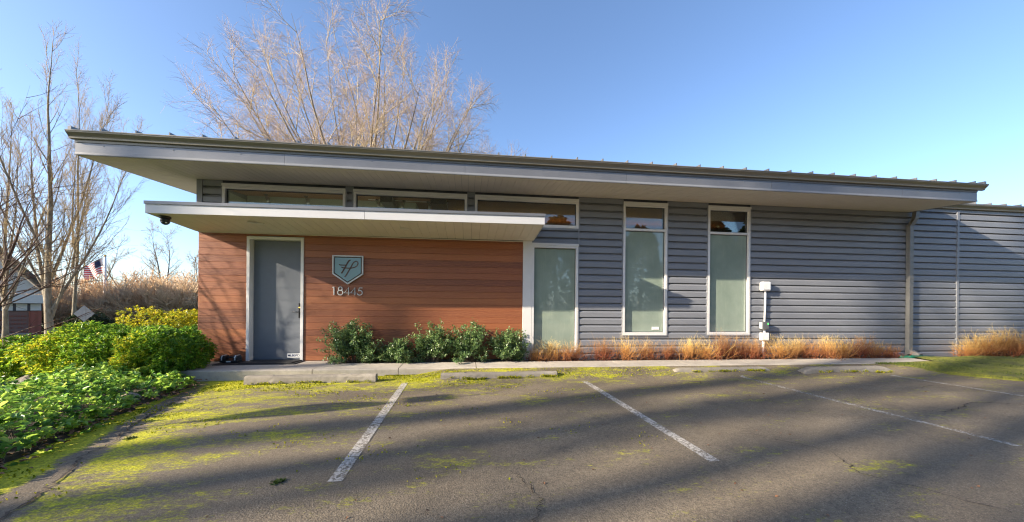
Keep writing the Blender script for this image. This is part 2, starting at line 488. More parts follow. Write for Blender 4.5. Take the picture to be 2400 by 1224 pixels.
def np_mesh(name, V, quads, mat, parent=None, rnd=None, smooth=False):
    V = np.ascontiguousarray(V, np.float32); Q = np.ascontiguousarray(quads, np.int32)
    me = bpy.data.meshes.new(name)
    k = Q.shape[1]
    me.vertices.add(len(V)); me.vertices.foreach_set("co", V.ravel())
    me.loops.add(Q.size); me.loops.foreach_set("vertex_index", Q.ravel())
    me.polygons.add(len(Q)); me.polygons.foreach_set("loop_start", np.arange(0, Q.size, k, dtype=np.int32))
    if smooth: me.polygons.foreach_set("use_smooth", np.ones(len(Q), bool))
    me.materials.append(MATS[mat])
    if rnd is not None:
        a = me.attributes.new("rnd", 'FLOAT', 'POINT'); a.data.foreach_set("value", np.ascontiguousarray(rnd, np.float32))
    me.update(calc_edges=True); me.validate()
    return link(name, me, parent)

def nrm(a): return a / (np.linalg.norm(a, axis=-1, keepdims=True) + 1e-9)
def leaves(rng, pos, axis, length, width, fold=.25, jitter=.5, bend=.15):
    """Folded leaf-shaped faces: pos (N,3), axis (N,3) the way each leaf points."""
    N = len(pos); axis = nrm(axis)
    L = length * rng.uniform(.7, 1.25, (N, 1)); W = width * rng.uniform(.75, 1.2, (N, 1))
    up = nrm(np.array([0, 0, 1.]) + rng.normal(0, jitter, (N, 3)))
    side = nrm(np.cross(axis, up)); nn = np.cross(side, axis)
    p0 = pos; tip = pos + axis * L - nn * L * bend
    m1 = pos + axis * L * .3; m2 = pos + axis * L * .68 - nn * L * bend * .4
    h = nn * W * fold
    V = np.stack([p0, m1 + side * W * .45 + h, m2 + side * W * .42 + h, tip, m2 - side * W * .42 + h, m1 - side * W * .45 + h], 1)
    i = np.arange(N)[:, None] * 6
    Q = np.concatenate([i + np.array([[0, 3, 2, 1]]), i + np.array([[0, 5, 4, 3]])], 0)
    return V.reshape(-1, 3), Q

def grow(rng, base, d, length, r0, k, wob, up, taper=.25, turn=None):
    N = len(base); pts = np.zeros((N, k, 3)); pts[:, 0] = base
    d = nrm(d); seg = (length / (k - 1))[:, None]
    for i in range(1, k):
        d = nrm(d + rng.normal(0, wob, (N, 3)) + np.array([0, 0, up]))
        pts[:, i] = pts[:, i - 1] + d * seg
    rad = r0[:, None] * (1 - (1 - taper) * np.linspace(0, 1, k)[None, :])
    return pts, rad
def sprout(rng, pts, rad, n, t0, t1, ang, asd, power=1.0):
    N, k, _ = pts.shape
    t = (t0 + (t1 - t0) * ((np.arange(n)[None, :] + rng.uniform(0, 1, (N, n))) / n) ** power)
    f = t * (k - 1); i = np.minimum(f.astype(int), k - 2); u = (f - i)
    ar = np.arange(N)[:, None]
    a, b = pts[ar, i], pts[ar, i + 1]
    p = a + (b - a) * u[..., None]; tg = nrm(b - a)
    r = rad[ar, i] + (rad[ar, i + 1] - rad[ar, i]) * u
    ref = nrm(rng.normal(0, 1, (N, n, 3))); perp = nrm(np.cross(tg, ref))
    an = rng.normal(ang, asd, (N, n))[..., None]
    d = tg * np.cos(an) + perp * np.sin(an)
    return p.reshape(-1, 3), d.reshape(-1, 3), t.ravel(), r.ravel()
def tubes(sets):
    VV, QQ, RR, o = [], [], [], 0
    for pts, rad, n, c in sets:
        N, k, _ = pts.shape
        tg = np.zeros_like(pts); tg[:, 1:-1] = pts[:, 2:] - pts[:, :-2]; tg[:, 0] = pts[:, 1] - pts[:, 0]; tg[:, -1] = pts[:, -1] - pts[:, -2]
        tg = nrm(tg)
        md = nrm(pts[:, -1] - pts[:, 0]); ref = np.where(np.abs(md[:, 2:3]) < .85, np.array([[0, 0, 1.]]), np.array([[1., 0, 0]]))[:, None, :]
        u = nrm(np.cross(tg, ref)); w_ = np.cross(tg, u)
        a = np.arange(n) * 2 * math.pi / n
        V = pts[:, :, None, :] + rad[:, :, None, None] * (u[:, :, None, :] * np.cos(a)[None, None, :, None] + w_[:, :, None, :] * np.sin(a)[None, None, :, None])
        idx = np.arange(N * k * n).reshape(N, k, n)
        A = idx[:, :-1, :]; B = idx[:, 1:, :]
        Q = np.stack([A, np.roll(A, -1, 2), np.roll(B, -1, 2), B], -1).reshape(-1, 4) + o
        VV.append(V.reshape(-1, 3)); QQ.append(Q); RR.append(np.broadcast_to(np.asarray(c), (N, k))[:, :, None].repeat(n, 2).ravel()); o += N * k * n
    return np.concatenate(VV), np.concatenate(QQ), np.concatenate(RR)

# ------------------------------------------------------------------ ground
def sst(a, b, x):
    u = np.clip((x - a) / (b - a), 0, 1); return u * u * (3 - 2 * u)
def z_field(X, Y):
    z = -.24 - 1.0 * sst(0.0, 8.0, -X) - .75 * sst(14, 32, Y) * sst(6, 16, -X)
    return z
def z_lot(X, Y):
    z = -.15 - .05 * sst(-2.6, -1.0, -X)
    m = sst(4.1, 5.0, X)
    toe = 1.56 + .05 * np.sin(X * 3.1) + .03 * np.sin(X * 7.7 + 1)
    u = np.clip((toe - (-Y)) / (toe - .95), 0, 1)
    z = z + m * (.118 * u ** .75) * (u > 0)
    z = z + .006 * np.sin(X * 1.3 + Y * .7) * sst(1.2, 2.2, -Y)
    return z
def sheet(name, xs, ys, zf, mat, parent=None, smooth=True, keep=None):
    X, Y = np.meshgrid(xs, ys, indexing='ij'); Z = zf(X, Y)
    V = np.stack([X, Y, Z], -1).reshape(-1, 3); n, m_ = X.shape
    i = np.arange(n * m_).reshape(n, m_)
    Q = np.stack([i[:-1, :-1], i[1:, :-1], i[1:, 1:], i[:-1, 1:]], -1).reshape(-1, 4)
    if keep is not None:
        c = V[Q].mean(1); Q = Q[keep(c[:, 0], c[:, 1])]
    return np_mesh(name, V, Q, mat, parent, smooth=smooth)

gx = np.concatenate([np.linspace(-600, -60, 12), np.linspace(-50, 10, 61), np.linspace(15, 60, 10), np.linspace(100, 600, 8)])
gy = np.concatenate([np.linspace(-400, -50, 8), np.linspace(-40, 60, 101), np.linspace(70, 130, 7), np.linspace(200, 1200, 8)])
tag(sheet("ground", gx, gy, lambda X, Y: z_field(X, Y) - .02, "field_ground"), kind="structure")

lx = np.concatenate([np.linspace(-.5, 17, 176), np.linspace(17.5, 60, 40)])
ly = np.concatenate([np.linspace(-60, -8, 20), np.linspace(-7.6, -1.8, 40), np.linspace(-1.75, -.942, 34)])
lot = tag(sheet("parking_lot", lx, ly, z_lot, "asphalt"), kind="structure")

# planted bed at the left: its edge against the asphalt
EDGE = np.array([(2.6, -8.5), (2.05, -6.2), (1.62, -4.55), (1.42, -3.9), (1.22, -3.25), (1.06, -2.5), (.98, -1.9), (.92, -1.5), (.70, -1.15), (.30, -.97), (-.6, -.9)])
def edge_x(Y): return np.interp(Y, EDGE[:, 1], EDGE[:, 0])
def z_bed(X, Y):
    e = edge_x(np.clip(Y, -8.4, -.95)) - X
    z = np.maximum(z_field(X, Y) + .01, -.175 - .105 * np.maximum(e, 0)) + .02 * np.sin(X * 5) * np.sin(Y * 4)
    z = np.where(e > 0, np.maximum(z, np.where(X > -.7, -.165, -9)), -.30)
    return z
bx = np.linspace(-9, 2.4, 96); by = np.concatenate([np.linspace(-8.4, 9, 120)])
tag(sheet("planting_soil", bx, by, z_bed, "soil", keep=lambda x, y: ((y < -.9) & (x < edge_x(y) + .05)) | ((y >= -.9) & (x < -.15))), kind="structure")

# older asphalt strip with its crack, and the stall lines: pieces of the lot
def ribbon(pts, wd, z=None, dz=.004, jag=0, seed=0, n=60):
    rg = np.random.default_rng(seed)
    pts = np.array(pts, float); s = np.linspace(0, len(pts) - 1, n)
    px = np.interp(s, range(len(pts)), pts[:, 0]); py = np.interp(s, range(len(pts)), pts[:, 1])
    if jag: px = px + rg.normal(0, jag, n); py = py + rg.normal(0, jag, n)
    c = np.stack([px, py], 1); d = nrm(np.gradient(c, axis=0)); nn = np.stack([-d[:, 1], d[:, 0]], 1)
    ww = np.interp(s, range(len(pts)), wd if hasattr(wd, '__len__') else [wd] * len(pts))[:, None] * .5
    if jag: ww = ww * rg.uniform(.35, 1.4, (n, 1))
    A = c + nn * ww; B = c - nn * ww
    V = np.concatenate([np.c_[A, z_lot(A[:, 0], A[:, 1]) + dz], np.c_[B, z_lot(B[:, 0], B[:, 1]) + dz]])
    i = np.arange(n - 1); Q = np.stack([i, i + 1, i + 1 + n, i + n], 1)
    return V, Q
V, Q = ribbon([(2.62, -5.6), (2.46, -5.15), (2.30, -4.75), (2.02, -4.3), (1.98, -4.0), (1.72, -3.55), (1.60, -3.25), (1.46, -2.85), (1.36, -2.45), (1.24, -2.15)], [.016, .018, .014, .012, .006, .014, .022, .02, .014, .005], dz=.009, jag=.012, seed=4, n=90)
np_mesh("crack", V, Q, "soil", lot)
V, Q = ribbon([(13.6, -3.9), (12.2, -3.55), (11.3, -3.9), (10.4, -3.6)], [.004, .012, .012, .004], dz=.006, jag=.02, seed=9, n=50)
np_mesh("crack", V, Q, "soil", lot)
for k_, pts_ in enumerate(([(8.1, -4.4), (8.5, -4.9), (8.3, -5.3), (8.7, -5.9)], [(11.8, -2.4), (12.6, -2.7), (13.1, -2.5), (14.2, -2.9)], [(5.6, -5.0), (5.75, -5.4), (5.6, -5.8)])):
    V, Q = ribbon(pts_, .007, dz=.006, jag=.012, seed=20 + k_, n=44)
    np_mesh("crack", V, Q, "soil", lot)
def line(name, pts, wd, wear):
    V, Q = ribbon(pts, wd, dz=.005, n=24)
    o = np_mesh(name, V, Q, "worn_paint", lot); o["wear"] = float(wear)
line("parking_line", [(4.216, -1.60), (4.30, -5.04)], .10, -.10)
line("parking_line", [(7.25, -1.74), (7.31, -4.98)], .10, -.10)
line("parking_line", [(10.36, -1.52), (10.46, -4.95)], .09, .06)
line("parking_line", [(13.52, -1.60), (13.60, -4.9)], .09, .0)
for i, (a, b_, wd, wr) in enumerate([((4.55, -1.6), (4.85, -4.6), .012, .62), ((4.40, -1.65), (4.62, -4.0), .010, .72), ((4.60, -4.35), (4.95, -4.62), .16, .70), ((4.40, -2.85), (4.72, -2.95), .05, .55),
        ((8.35, -1.95), (8.60, -3.4), .02, .55), ((8.15, -1.9), (8.5, -1.98), .05, .66), ((8.62, -2.65), (8.95, -2.62), .07, .66), ((9.25, -3.3), (9.5, -3.28), .07, .5), ((9.3, -3.3), (9.4, -4.2), .02, .7), ((10.4, -5.0), (10.55, -5.06), .12, .5)]):
    line("faded_line", [a, b_], wd, wr)

# footpath slabs
path = tag(empty("footpath"), kind="structure")
joints = [-.95, 2.495, 3.985, 5.41, 6.86, 8.31, 9.76, 11.21, 12.66, 14.11, 15.75]
for i in range(len(joints) - 1):
    a, b_ = joints[i] + .006, joints[i + 1] - .006
    back = -.005 if i == 0 else -.345
    mb = MB()
    mb.prof_x([(-.93, -.34), (-.942, -.32), (-.942, -.040), (-.936, -.026), (-.922, -.020), (back, -.004), (back, -.34)], a, b_)
    mb.build("slab", "walk_concrete", path)
# bed in front of the wall
mb = MB(); mb.prof_x([(-.36, -.30), (-.36, -.028), (-.2, -.015), (.02, -.035), (.02, -.30)], 2.50, 23)
tag(mb.build("bed_soil", "soil"), kind="structure")

# mossy turf at the far right of the lot
def turf_edge(X): return np.interp(X, [13.9, 14.3, 14.8, 15.35, 16.5, 19, 30], [-.98, -1.12, -1.62, -2.36, -3.05, -4.1, -6.5])
nx, ny = 60, 14
V = []
for i, X in enumerate(np.linspace(13.9, 30, nx)):
    y0 = turf_edge(X) + .03 * math.sin(X * 6); y1 = -.93 if X < 15.75 else -.34
    for j in range(ny):
        u = j / (ny - 1)
        Y = y0 + (y1 - y0) * u
        lip = .045 if j else -.03
        V.append((X, Y, -.15 + lip * min(1, (X - 13.9) / .6) + (.105 if X < 15.75 else .13) * sst(0, 1, np.float64(u)) + .012 * math.sin(X * 4.1 + Y * 5)))
i = np.arange(nx * ny).reshape(nx, ny)
Q = np.stack([i[:-1, :-1], i[1:, :-1], i[1:, 1:], i[:-1, 1:]], -1).reshape(-1, 4)
tag(np_mesh("turf_verge", np.array(V), Q, "mossy_turf", smooth=True), kind="structure")
rng = np.random.default_rng(5)
n = 9000
X = rng.uniform(14.0, 22, n); u = rng.uniform(0, 1, n) ** .8; y0 = turf_edge(X); y1 = np.where(X < 15.75, -.95, -.36); Y = y0 + (y1 - y0) * u
Z = -.12 + np.where(X < 15.75, .105, .13) * sst(0, 1, u)
V, Q = leaves(rng, np.c_[X, Y, Z], rng.normal(0, .5, (n, 3)) + np.array([0, 0, .7]), .03, .008, jitter=1)
tag(np_mesh("turf_grass", V, Q, "grass_blade", rnd=np.repeat(rng.uniform(0, 1, n), 6)), "short mossy grass on the verge right of the last wheel stop", "grass", kind="stuff")

# street beyond the left planting
def strip(name, a, b_, w0, z, mat, h=0.0, n=40):
    a, b_ = np.array(a, float), np.array(b_, float); d = (b_ - a) / np.linalg.norm(b_ - a); nn = np.array([-d[1], d[0]])
    mb = MB()
    for k in range(n):
        p0 = a + (b_ - a) * k / n; p1 = a + (b_ - a) * (k + 1) / n
        mb.hexa([(*(p0 - nn * w0 / 2), z - .3), (*(p1 - nn * w0 / 2), z - .3), (*(p1 + nn * w0 / 2), z - .3), (*(p0 + nn * w0 / 2), z - .3),
                 (*(p0 - nn * w0 / 2), z + h), (*(p1 - nn * w0 / 2), z + h), (*(p1 + nn * w0 / 2), z + h), (*(p0 + nn * w0 / 2), z + h)])
    return tag(mb.build(name, mat), kind="structure")
strip("road", (-60, -6), (10, 22.5), 6.2, -1.17, "road_asphalt", n=4)
strip("kerb", (-61.25, -2.95), (8.75, 25.55), .18, -1.17, "kerb_concrete", .13, 4)
strip("pavement", (-61.9, -1.25), (8.05, 27.25), 1.5, -1.17, "walk_concrete", .125, 4)
strip("kerb", (-58.75, -9.0), (11.2, 19.45), .18, -1.17, "kerb_concrete", .13, 4)

# ------------------------------------------------------------------ the building
bld = thing("office_building", "low grey metal-clad office building with cedar entrance wall and flat white canopy", "building")
SL = .064
def zs(Y): return 3.575 + SL * Y
OPEN = [(.93, 1.89, 0, 2.435), (.45, 2.70, 2.92, 3.48), (2.93, 5.17, 2.92, 3.48), (5.41, 7.63, 2.92, 3.48), (6.66, 7.62, .18, 2.47), (8.73, 9.70, .57, 3.49), (10.79, 11.77, .57, 3.49)]
XS = sorted({-.02, 26.0, 6.43, 16.2} | {x for a in OPEN for x in a[:2]}); ZS = sorted({-.3, 3.6} | {z for a in OPEN for z in a[2:]})
mb = MB()
for i in range(len(XS) - 1):
    for j in range(len(ZS) - 1):
        cx, cz = (XS[i] + XS[i + 1]) / 2, (ZS[j] + ZS[j + 1]) / 2
        if not any(a < cx < b_ and c < cz < d for a, b_, c, d in OPEN):
            mb.box(XS[i], .0555, ZS[j], XS[i + 1], .16, ZS[j + 1])
mb.box(-.02, .16, -.6, .12, 9, 3.95); mb.box(15.95, .16, -.6, 16.1, 9, 3.95); mb.box(.12, 8.85, -.6, 15.95, 9, 4.1); mb.box(16.1, 8.85, -.6, 26, 9, 3.8); mb.box(25.9, .16, -.6, 26, 8.85, 3.8)
mb.box(16.2, .0555, 3.6, 26, .16, 3.66)
mb.build("wall", "siding_trim", bld)

# cedar boards
clad = MB().box(-.012, .012, 0, 0, .20, 2.552).box(.001, .0265, .0, .875, .0545, 2.55).box(1.945, .0265, .0, 6.42, .0545, 2.55).build("cedar_cladding", "cedar", bld)
def board_mesh(x0, x1, z0, z1):
    c = .004
    return MB().prof_x([(.026, z0 + .001), (c, z0 + .001), (0, z0 + c), (0, z1 - c - .001), (c, z1 - .001), (.026, z1 - .001)], x0, x1)
proto = {}
for k in range(19):
    z0 = 0 if k == 0 else .100 + .1334 * (k - 1); z1 = .100 + .1334 * k
    for s_, (x0, x1) in enumerate(((.003, .873), (1.946, 6.417))):
        if k == 0: board_mesh(x0, x1, .002, .100).build("plank", "cedar", clad)
        elif k == 1: proto[s_] = board_mesh(x0, x1, z0, z1).build("plank", "cedar", clad)
        else:
            copy_of(proto[s_], clad, (0, 0, .1334 * (k - 1)))
MB().prof_x([(.026, 2.503), (-.006, 2.503), (-.006, 2.552), (.026, 2.552)], .003, 6.417).build("header_board", "cedar", clad)

# ribbed siding
sid = MB().box(6.43, .022, 3.55, 16.2, .027, 3.57).build("siding", "siding_trim", bld)
PT = .1588; Z0 = -.0346
def panel_mesh(x0, x1, h=PT):
    pr = [(.054, .001), (.002, -.001), (0, .001), (0, .102), (.003, .106), (.019, .129), (.023, .1305), (.054, .1305)]
    if h < PT: pr = [(.054, .001), (.002, -.001), (0, .001), (0, h), (.054, h)]
    return MB().prof_x(pr, x0, x1)
def seg(x0, x1, n0, n1, top=None):
    first = None
    for n in range(n0, n1 + 1):
        if first is None:
            first = panel_mesh(x0, x1).build("siding_panel", "grey_siding", sid); first.location = (0, 0, Z0 + PT * n)
        else: copy_of(first, sid, (0, 0, Z0 + PT * n))
    if top:
        o = panel_mesh(x0, x1, top).build("siding_panel", "grey_siding", sid); o.location = (0, 0, Z0 + PT * (n1 + 1))
seg(.062, .392, 17, 21, .11)
seg(2.765, 2.862, 17, 21, .11)
seg(5.236, 5.347, 17, 21, .11)
seg(6.645, 16.2, 0, 0)
seg(7.685, 16.2, 1, 3)
seg(7.685, 8.672, 4, 21, .11)
seg(6.30, 7.683, 16, 17)
seg(9.772, 10.722, 4, 21, .11)
seg(11.842, 16.2, 4, 21, .11)
seg(16.203, 17.565, 0, 22)
seg(17.632, 26.0, 0, 22)
# trims at the ends of the panels
def trim(x0, x1, z0, z1, y0=-.008): MB().box(x0, y0, z0, x1, .0545, z1).build("edge_trim", "siding_trim", sid)
trim(-.045, .058, 2.56, 3.573); trim(.394, .416, 2.56, 3.573)
for a, b_ in ((2.735, 2.763), (2.864, 2.890), (5.207, 5.234), (5.349, 5.376)): trim(a, b_, 2.60, 3.573)
trim(7.657, 7.683, .13, 3.573); trim(8.674, 8.695, .50, 3.573); trim(9.747, 9.770, .50, 3.573); trim(10.724, 10.747, .50, 3.573); trim(11.817, 11.840, .50, 3.573)
trim(8.6952, 9.7468, .490, .5155, -.02); trim(10.7472, 11.8168, .498, .5245, -.02)
trim(17.567, 17.630, -.035, 3.66, -.012); trim(6.62, 7.656, 2.8235, 2.870, -.004); trim(6.62, 7.656, 2.526, 2.560, -.012)
MB().box(7.69, .0, -.06, 26, .054, -.037).build("base_flashing", "siding_trim", sid)
for a, b_ in ((.417, 2.734), (2.891, 5.206), (5.377, 7.656), (8.696, 9.746), (10.748, 11.816)):
    MB().box(a, .006, 3.515, b_, .054, 3.573).build("head_flashing", "dark_flashing", sid)
# light corner post between cedar and siding
MB().box(6.421, -.014, -.06, 6.618, .027, 2.567).build("corner_post", "light_frame", bld, bevel=.004)

# windows
def window(x0, x1, z0, z1, bar=None, frosted=(False,), label=None, bottom=.062):
    mb = MB(); f = .05
    ox = [(x0, z0), (x1, z0), (x1, z1), (x0, z1)]; ix = [(x0 + f, z0 + bottom), (x1 - f, z0 + bottom), (x1 - f, z1 - .095), (x0 + f, z1 - .095)]
    mb.ring_y(ox, ix, -.012, .085)
    fr = mb.build("window", "light_frame", bld, bevel=.003)
    if label: fr["label"] = label
    MB().box(x0 - .002, -.030, z1 - .046, x1 + .002, -.0125, z1 + .002).build("head_trim", "light_frame", fr)
    cells = [(z0 + bottom, z1 - .095)]
    if bar:
        MB().box(x0 + f, -.004, bar[0], x1 - f, .075, bar[1]).build("mullion", "light_frame", fr, bevel=.003)
        cells = [(z0 + bottom, bar[0]), (bar[1], z1 - .095)]
    for (a, b_), fz in zip(cells, frosted):
        MB().ring_y([(x0 + f, a), (x1 - f, a), (x1 - f, b_), (x0 + f, b_)], [(x0 + f + .012, a + .012), (x1 - f - .012, a + .012), (x1 - f - .012, b_ - .012), (x0 + f + .012, b_ - .012)], .040, .07).build("gasket", "dark_flashing", fr)
        MB().box(x0 + f + .010, .050, a + .010, x1 - f - .010, .056, b_ - .010).build("pane", "frosted_glass" if fz else "clear_glass", fr)
    return fr
for a, b_ in ((.417, 2.733), (2.891, 5.206), (5.377, 7.657)): window(a, b_, 2.871, 3.513)
window(6.620, 7.655, .131, 2.525, None, (True,))
w5 = window(8.696, 9.746, .516, 3.533 - .02, (2.874, 2.923), (True, False))
w6 = window(10.748, 11.816, .525, 3.513, (2.862, 2.914), (True, False))
st = MB().box(9.42, .044, .63, 9.59, .0495, .70).build("alarm_sticker", "sticker_white", w5)
mb = MB(); mb.box(9.425, .042, .63, 9.585, .0435, .637)
mb.build("sticker_edge", "brass", w5)

# entrance door
fr = MB()
fr.box(.876, -.016, 0, .932, .150, 2.431); fr.box(1.887, -.016, 0, 1.943, .150, 2.431); fr.box(.876, -.016, 2.4312, 1.943, .150, 2.489)
fr.box(.9322, .13, 0, .945, .16, 2.431); fr.box(1.874, .13, 0, 1.8868, .16, 2.431)
fr.build("door_frame", "light_frame", bld, bevel=.003)
MB().box(.9325, .02, -.002, 1.8865, .17, .014).build("threshold", "black_metal", bld)
door = MB().box(.9458, .118, .016, 1.8735, .165, 2.428).build("door", "door_grey", bld)
door["label"] = "flat dark grey entrance door with lever handle"
hp = MB().box(1.800, .108, .86, 1.838, .1178, 1.165).build("handle_plate", "black_metal", door, bevel=.003)
MB().tube([(1.818, .108, .985), (1.818, .066, .985), (1.80, .056, .985), (1.70, .058, .988)], .008, 8).build("lever", "black_metal", door, True)
MB().tube([(1.82, .109, 1.075), (1.82, .098, 1.075)], .017, 14).build("lock_cylinder", "brass", door, True)
MB().box(1.585, .1165, .052, 1.850, .1178, .136).build("door_sticker", "sticker_white", door)
def text_mesh(s, size, loc, parent, mat, name="lettering", depth=.0006, wide=1.0):
    c = bpy.data.curves.new(name, 'FONT'); c.body = s; c.size = size; c.extrude = depth; c.offset = size * .015
    o = bpy.data.objects.new(name, c); COL.objects.link(o)
    dg = bpy.context.evaluated_depsgraph_get(); me = bpy.data.meshes.new_from_object(o.evaluated_get(dg))
    COL.objects.unlink(o); bpy.data.objects.remove(o)
    me.transform(Matrix.Translation(loc) @ Matrix.Rotation(math.radians(90), 4, 'X') @ Matrix.Diagonal((wide, 1, 1, 1)))
    me.materials.clear(); me.materials.append(MATS[mat])
    return link(name, me, parent)
text_mesh("MLB", .062, (1.595, .1155, .073), door, "navy_print")
text_mesh("PDX", .062, (1.748, .1155, .073), door, "navy_print")
ci = [(1.727 + .020 * math.cos(a), .094 + .022 * math.sin(a)) for a in np.linspace(0, 2 * math.pi, 20)[:-1]]
MB().stroke_y(ci, .006, .1152, .1164, True).stroke_y([(1.718, .106), (1.724, .094), (1.718, .082)], .004, .1152, .1164).stroke_y([(1.736, .106), (1.730, .094), (1.736, .082)], .004, .1152, .1164).build("lettering", "navy_print", door)

# flat canopy over the entrance
can = empty("canopy", bld)
def cz(X): return 2.625 + .0075 * X
CXL, CXR = -.05, 6.655; JX = 3.42
for a, b_ in ((CXL, JX - .003), (JX + .003, CXR)):
    p = []
    for zz in (0, .148):
        p += [(a, -1.13, cz(a) + zz), (b_, -1.13, cz(b_) + zz), (b_, -1.105, cz(b_) + zz), (a, -1.105, cz(a) + zz)]
    MB().hexa(p).build("fascia", "white_fascia", can)
for X, dx in ((CXL, .02), (CXR - .02, .02)):
    MB().hexa([(X, -1.104, cz(X) - .0), (X + dx, -1.104, cz(X)), (X + dx, .0, 2.556 + .0027 * X), (X, .0, 2.556 + .0027 * X), (X, -1.104, cz(X) + .148), (X + dx, -1.104, cz(X) + .148), (X + dx, .0, 2.75), (X, .0, 2.75)]).build("end_fascia", "white_fascia", can)
p = []
for zz in (.1485, .200):
    p += [(CXL - .012, -1.146, cz(CXL) + zz), (CXR + .012, -1.146, cz(CXR) + zz), (CXR + .012, -1.03, cz(CXR) + zz + .004), (CXL - .012, -1.03, cz(CXL) + zz + .004)]
MB().hexa(p).build("drip_edge", "grey_fascia", can)
MB().hexa([(CXL, -1.03, 2.74), (CXR, -1.03, 2.79), (CXR, .02, 2.80), (CXL, .02, 2.76), (CXL, -1.03, 2.80), (CXR, -1.03, 2.85), (CXR, .02, 2.858), (CXL, .02, 2.858)]).build("canopy_roof", "roof_metal", can)
csf = MB().hexa([(CXL + .021, -1.10, 2.66), (CXR - .021, -1.10, 2.70), (CXR - .021, -.001, 2.60), (CXL + .021, -.001, 2.585), (CXL + .021, -1.10, 2.68), (CXR - .021, -1.10, 2.72), (CXR - .021, -.001, 2.62), (CXL + .021, -.001, 2.605)]).build("soffit", "siding_trim", can)
nb = 40; wdt = (CXR - CXL - .044) / nb
for k in range(nb):
    a = CXL + .022 + wdt * k + .0025; b_ = a + wdt - .005
    zf = [cz(a) + .006, cz(b_) + .006, 2.550 + .0027 * b_, 2.550 + .0027 * a]
    xy = [(a, -1.104), (b_, -1.104), (b_, -.002), (a, -.002)]
    MB().hexa([(x, y, z) for (x, y), z in zip(xy, zf)] + [(x, y, z + .014) for (x, y), z in zip(xy, zf)]).build("soffit_board", "canopy_soffit_grey", csf)
MB().box(.0, -.02, 2.535, 6.42, -.0065, 2.551).build("soffit_trim", "soffit_grey", csf)
def downlight(x, y, broken=False):
    z = 2.55 + .0027 * x + (cz(x) + .006 - 2.55 - .0027 * x) * (-y / 1.104)
    a = np.linspace(0, 2 * math.pi, 25)[:-1]
    o = MB().prof_z([(x + .085 * math.cos(t_), y + .085 * math.sin(t_)) for t_ in a], z - .008, z + .002)
    if broken: o.prof_z([(x - .07 + .075 * math.cos(t_), y - .10 + .05 * math.sin(t_)) for t_ in a], z - .022, z - .014)
    o.build("downlight", "light_frame", can)
downlight(1.463, -.684, True); downlight(4.017, -.606)

# main roof
roof = MB()
ZR = 3.868
roof.hexa([(-1.05, -1.275, ZR - .02), (16.30, -1.275, ZR - .02), (16.30, 9.6, ZR - .02 + SL * 10.875), (-1.05, 9.6, ZR - .02 + SL * 10.875),
           (-1.05, -1.275, ZR), (16.30, -1.275, ZR), (16.30, 9.6, ZR + SL * 10.875), (-1.05, 9.6, ZR + SL * 10.875)])
roof = roof.build("roof", "roof_metal", bld)
seam0 = None
def seam(parent, x, y0, z0, y1, h=.045, wd=.018, slope=SL):
    z1 = z0 + slope * (y1 - y0)
    return MB().hexa([(x - wd / 2, y0, z0), (x + wd / 2, y0, z0), (x + wd / 2, y1, z1), (x - wd / 2, y1, z1), (x - wd / 2, y0, z0 + h), (x + wd / 2, y0, z0 + h), (x + wd / 2, y1, z1 + h), (x - wd / 2, y1, z1 + h)]).build("standing_seam", "roof_metal", parent)
s0 = seam(roof, -.57, -1.272, ZR + .001, 9.55)
for k in range(1, 35): copy_of(s0, roof, (.4879 * k, 0, 0))
seam(roof, -1.02, -1.272, ZR + .001, 9.55, .052, .05); seam(roof, 16.27, -1.272, ZR + .001, 9.55, .052, .05)
GUT = [(-1.192, 3.738), (-1.238, 3.738), (-1.248, 3.744), (-1.252, 3.768), (-1.262, 3.785), (-1.290, 3.812), (-1.300, 3.822), (-1.302, 3.838), (-1.310, 3.840), (-1.310, 3.853), (-1.296, 3.853), (-1.294, 3.828), (-1.245, 3.772), (-1.235, 3.748), (-1.205, 3.748), (-1.205, 3.850), (-1.192, 3.850)]
gut = MB().prof_x(GUT, -1.045, 16.30)
cap = [(-1.192, 3.738), (-1.238, 3.738), (-1.252, 3.768), (-1.300, 3.822), (-1.310, 3.853), (-1.192, 3.853)]
gut.prof_x(cap, -1.053, -1.0455).prof_x(cap, 16.3005, 16.308)
gut.build("gutter", "bronze_gutter", bld)
MB().prof_x([(-1.172, 3.695), (-1.200, 3.700), (-1.206, 3.735), (-1.172, 3.737)], -1.01, 16.19).build("gutter_backing", "grey_fascia", bld)
fxs = [-1.015, 2.12, 5.17, 8.22, 11.27, 14.32, 16.195]
for a, b_ in zip(fxs[:-1], fxs[1:]):
    fo = MB().box(a + .002, -1.190, 3.545, b_ - .002, -1.170, 3.6945).build("fascia", "grey_fascia", bld)
    for X in np.arange(a + .4, b_ - .2, 1.02):
        MB().tube([(X, -1.1895, 3.66), (X, -1.196, 3.66)], .009, 8).build("screw", "grey_fascia", fo)
    MB().prof_x([(-1.170, 3.505), (-1.196, 3.500), (-1.200, 3.512), (-1.194, 3.5445), (-1.170, 3.5445)], a + .001, b_ - .001).build("drip_trim", "siding_trim", bld)
for X0, X1 in ((-1.017, -.997), (16.177, 16.197)):
    MB().hexa([(X0, -1.169, zs(-1.169) + .0), (X1, -1.169, zs(-1.169)), (X1, 9.6, zs(9.6)), (X0, 9.6, zs(9.6)), (X0, -1.169, 3.70), (X1, -1.169, 3.70), (X1, 9.6, 3.70 + SL * 10.77), (X0, 9.6, 3.70 + SL * 10.77)]).build("rake_fascia", "grey_fascia", bld)
sof = MB().hexa([(-.99, -1.16, zs(-1.16) + .02), (16.17, -1.16, zs(-1.16) + .02), (16.17, .1, zs(.1) + .02), (-.99, .1, zs(.1) + .02), (-.99, -1.16, zs(-1.16) + .03), (16.17, -1.16, zs(-1.16) + .03), (16.17, .1, zs(.1) + .03), (-.99, .1, zs(.1) + .03)])
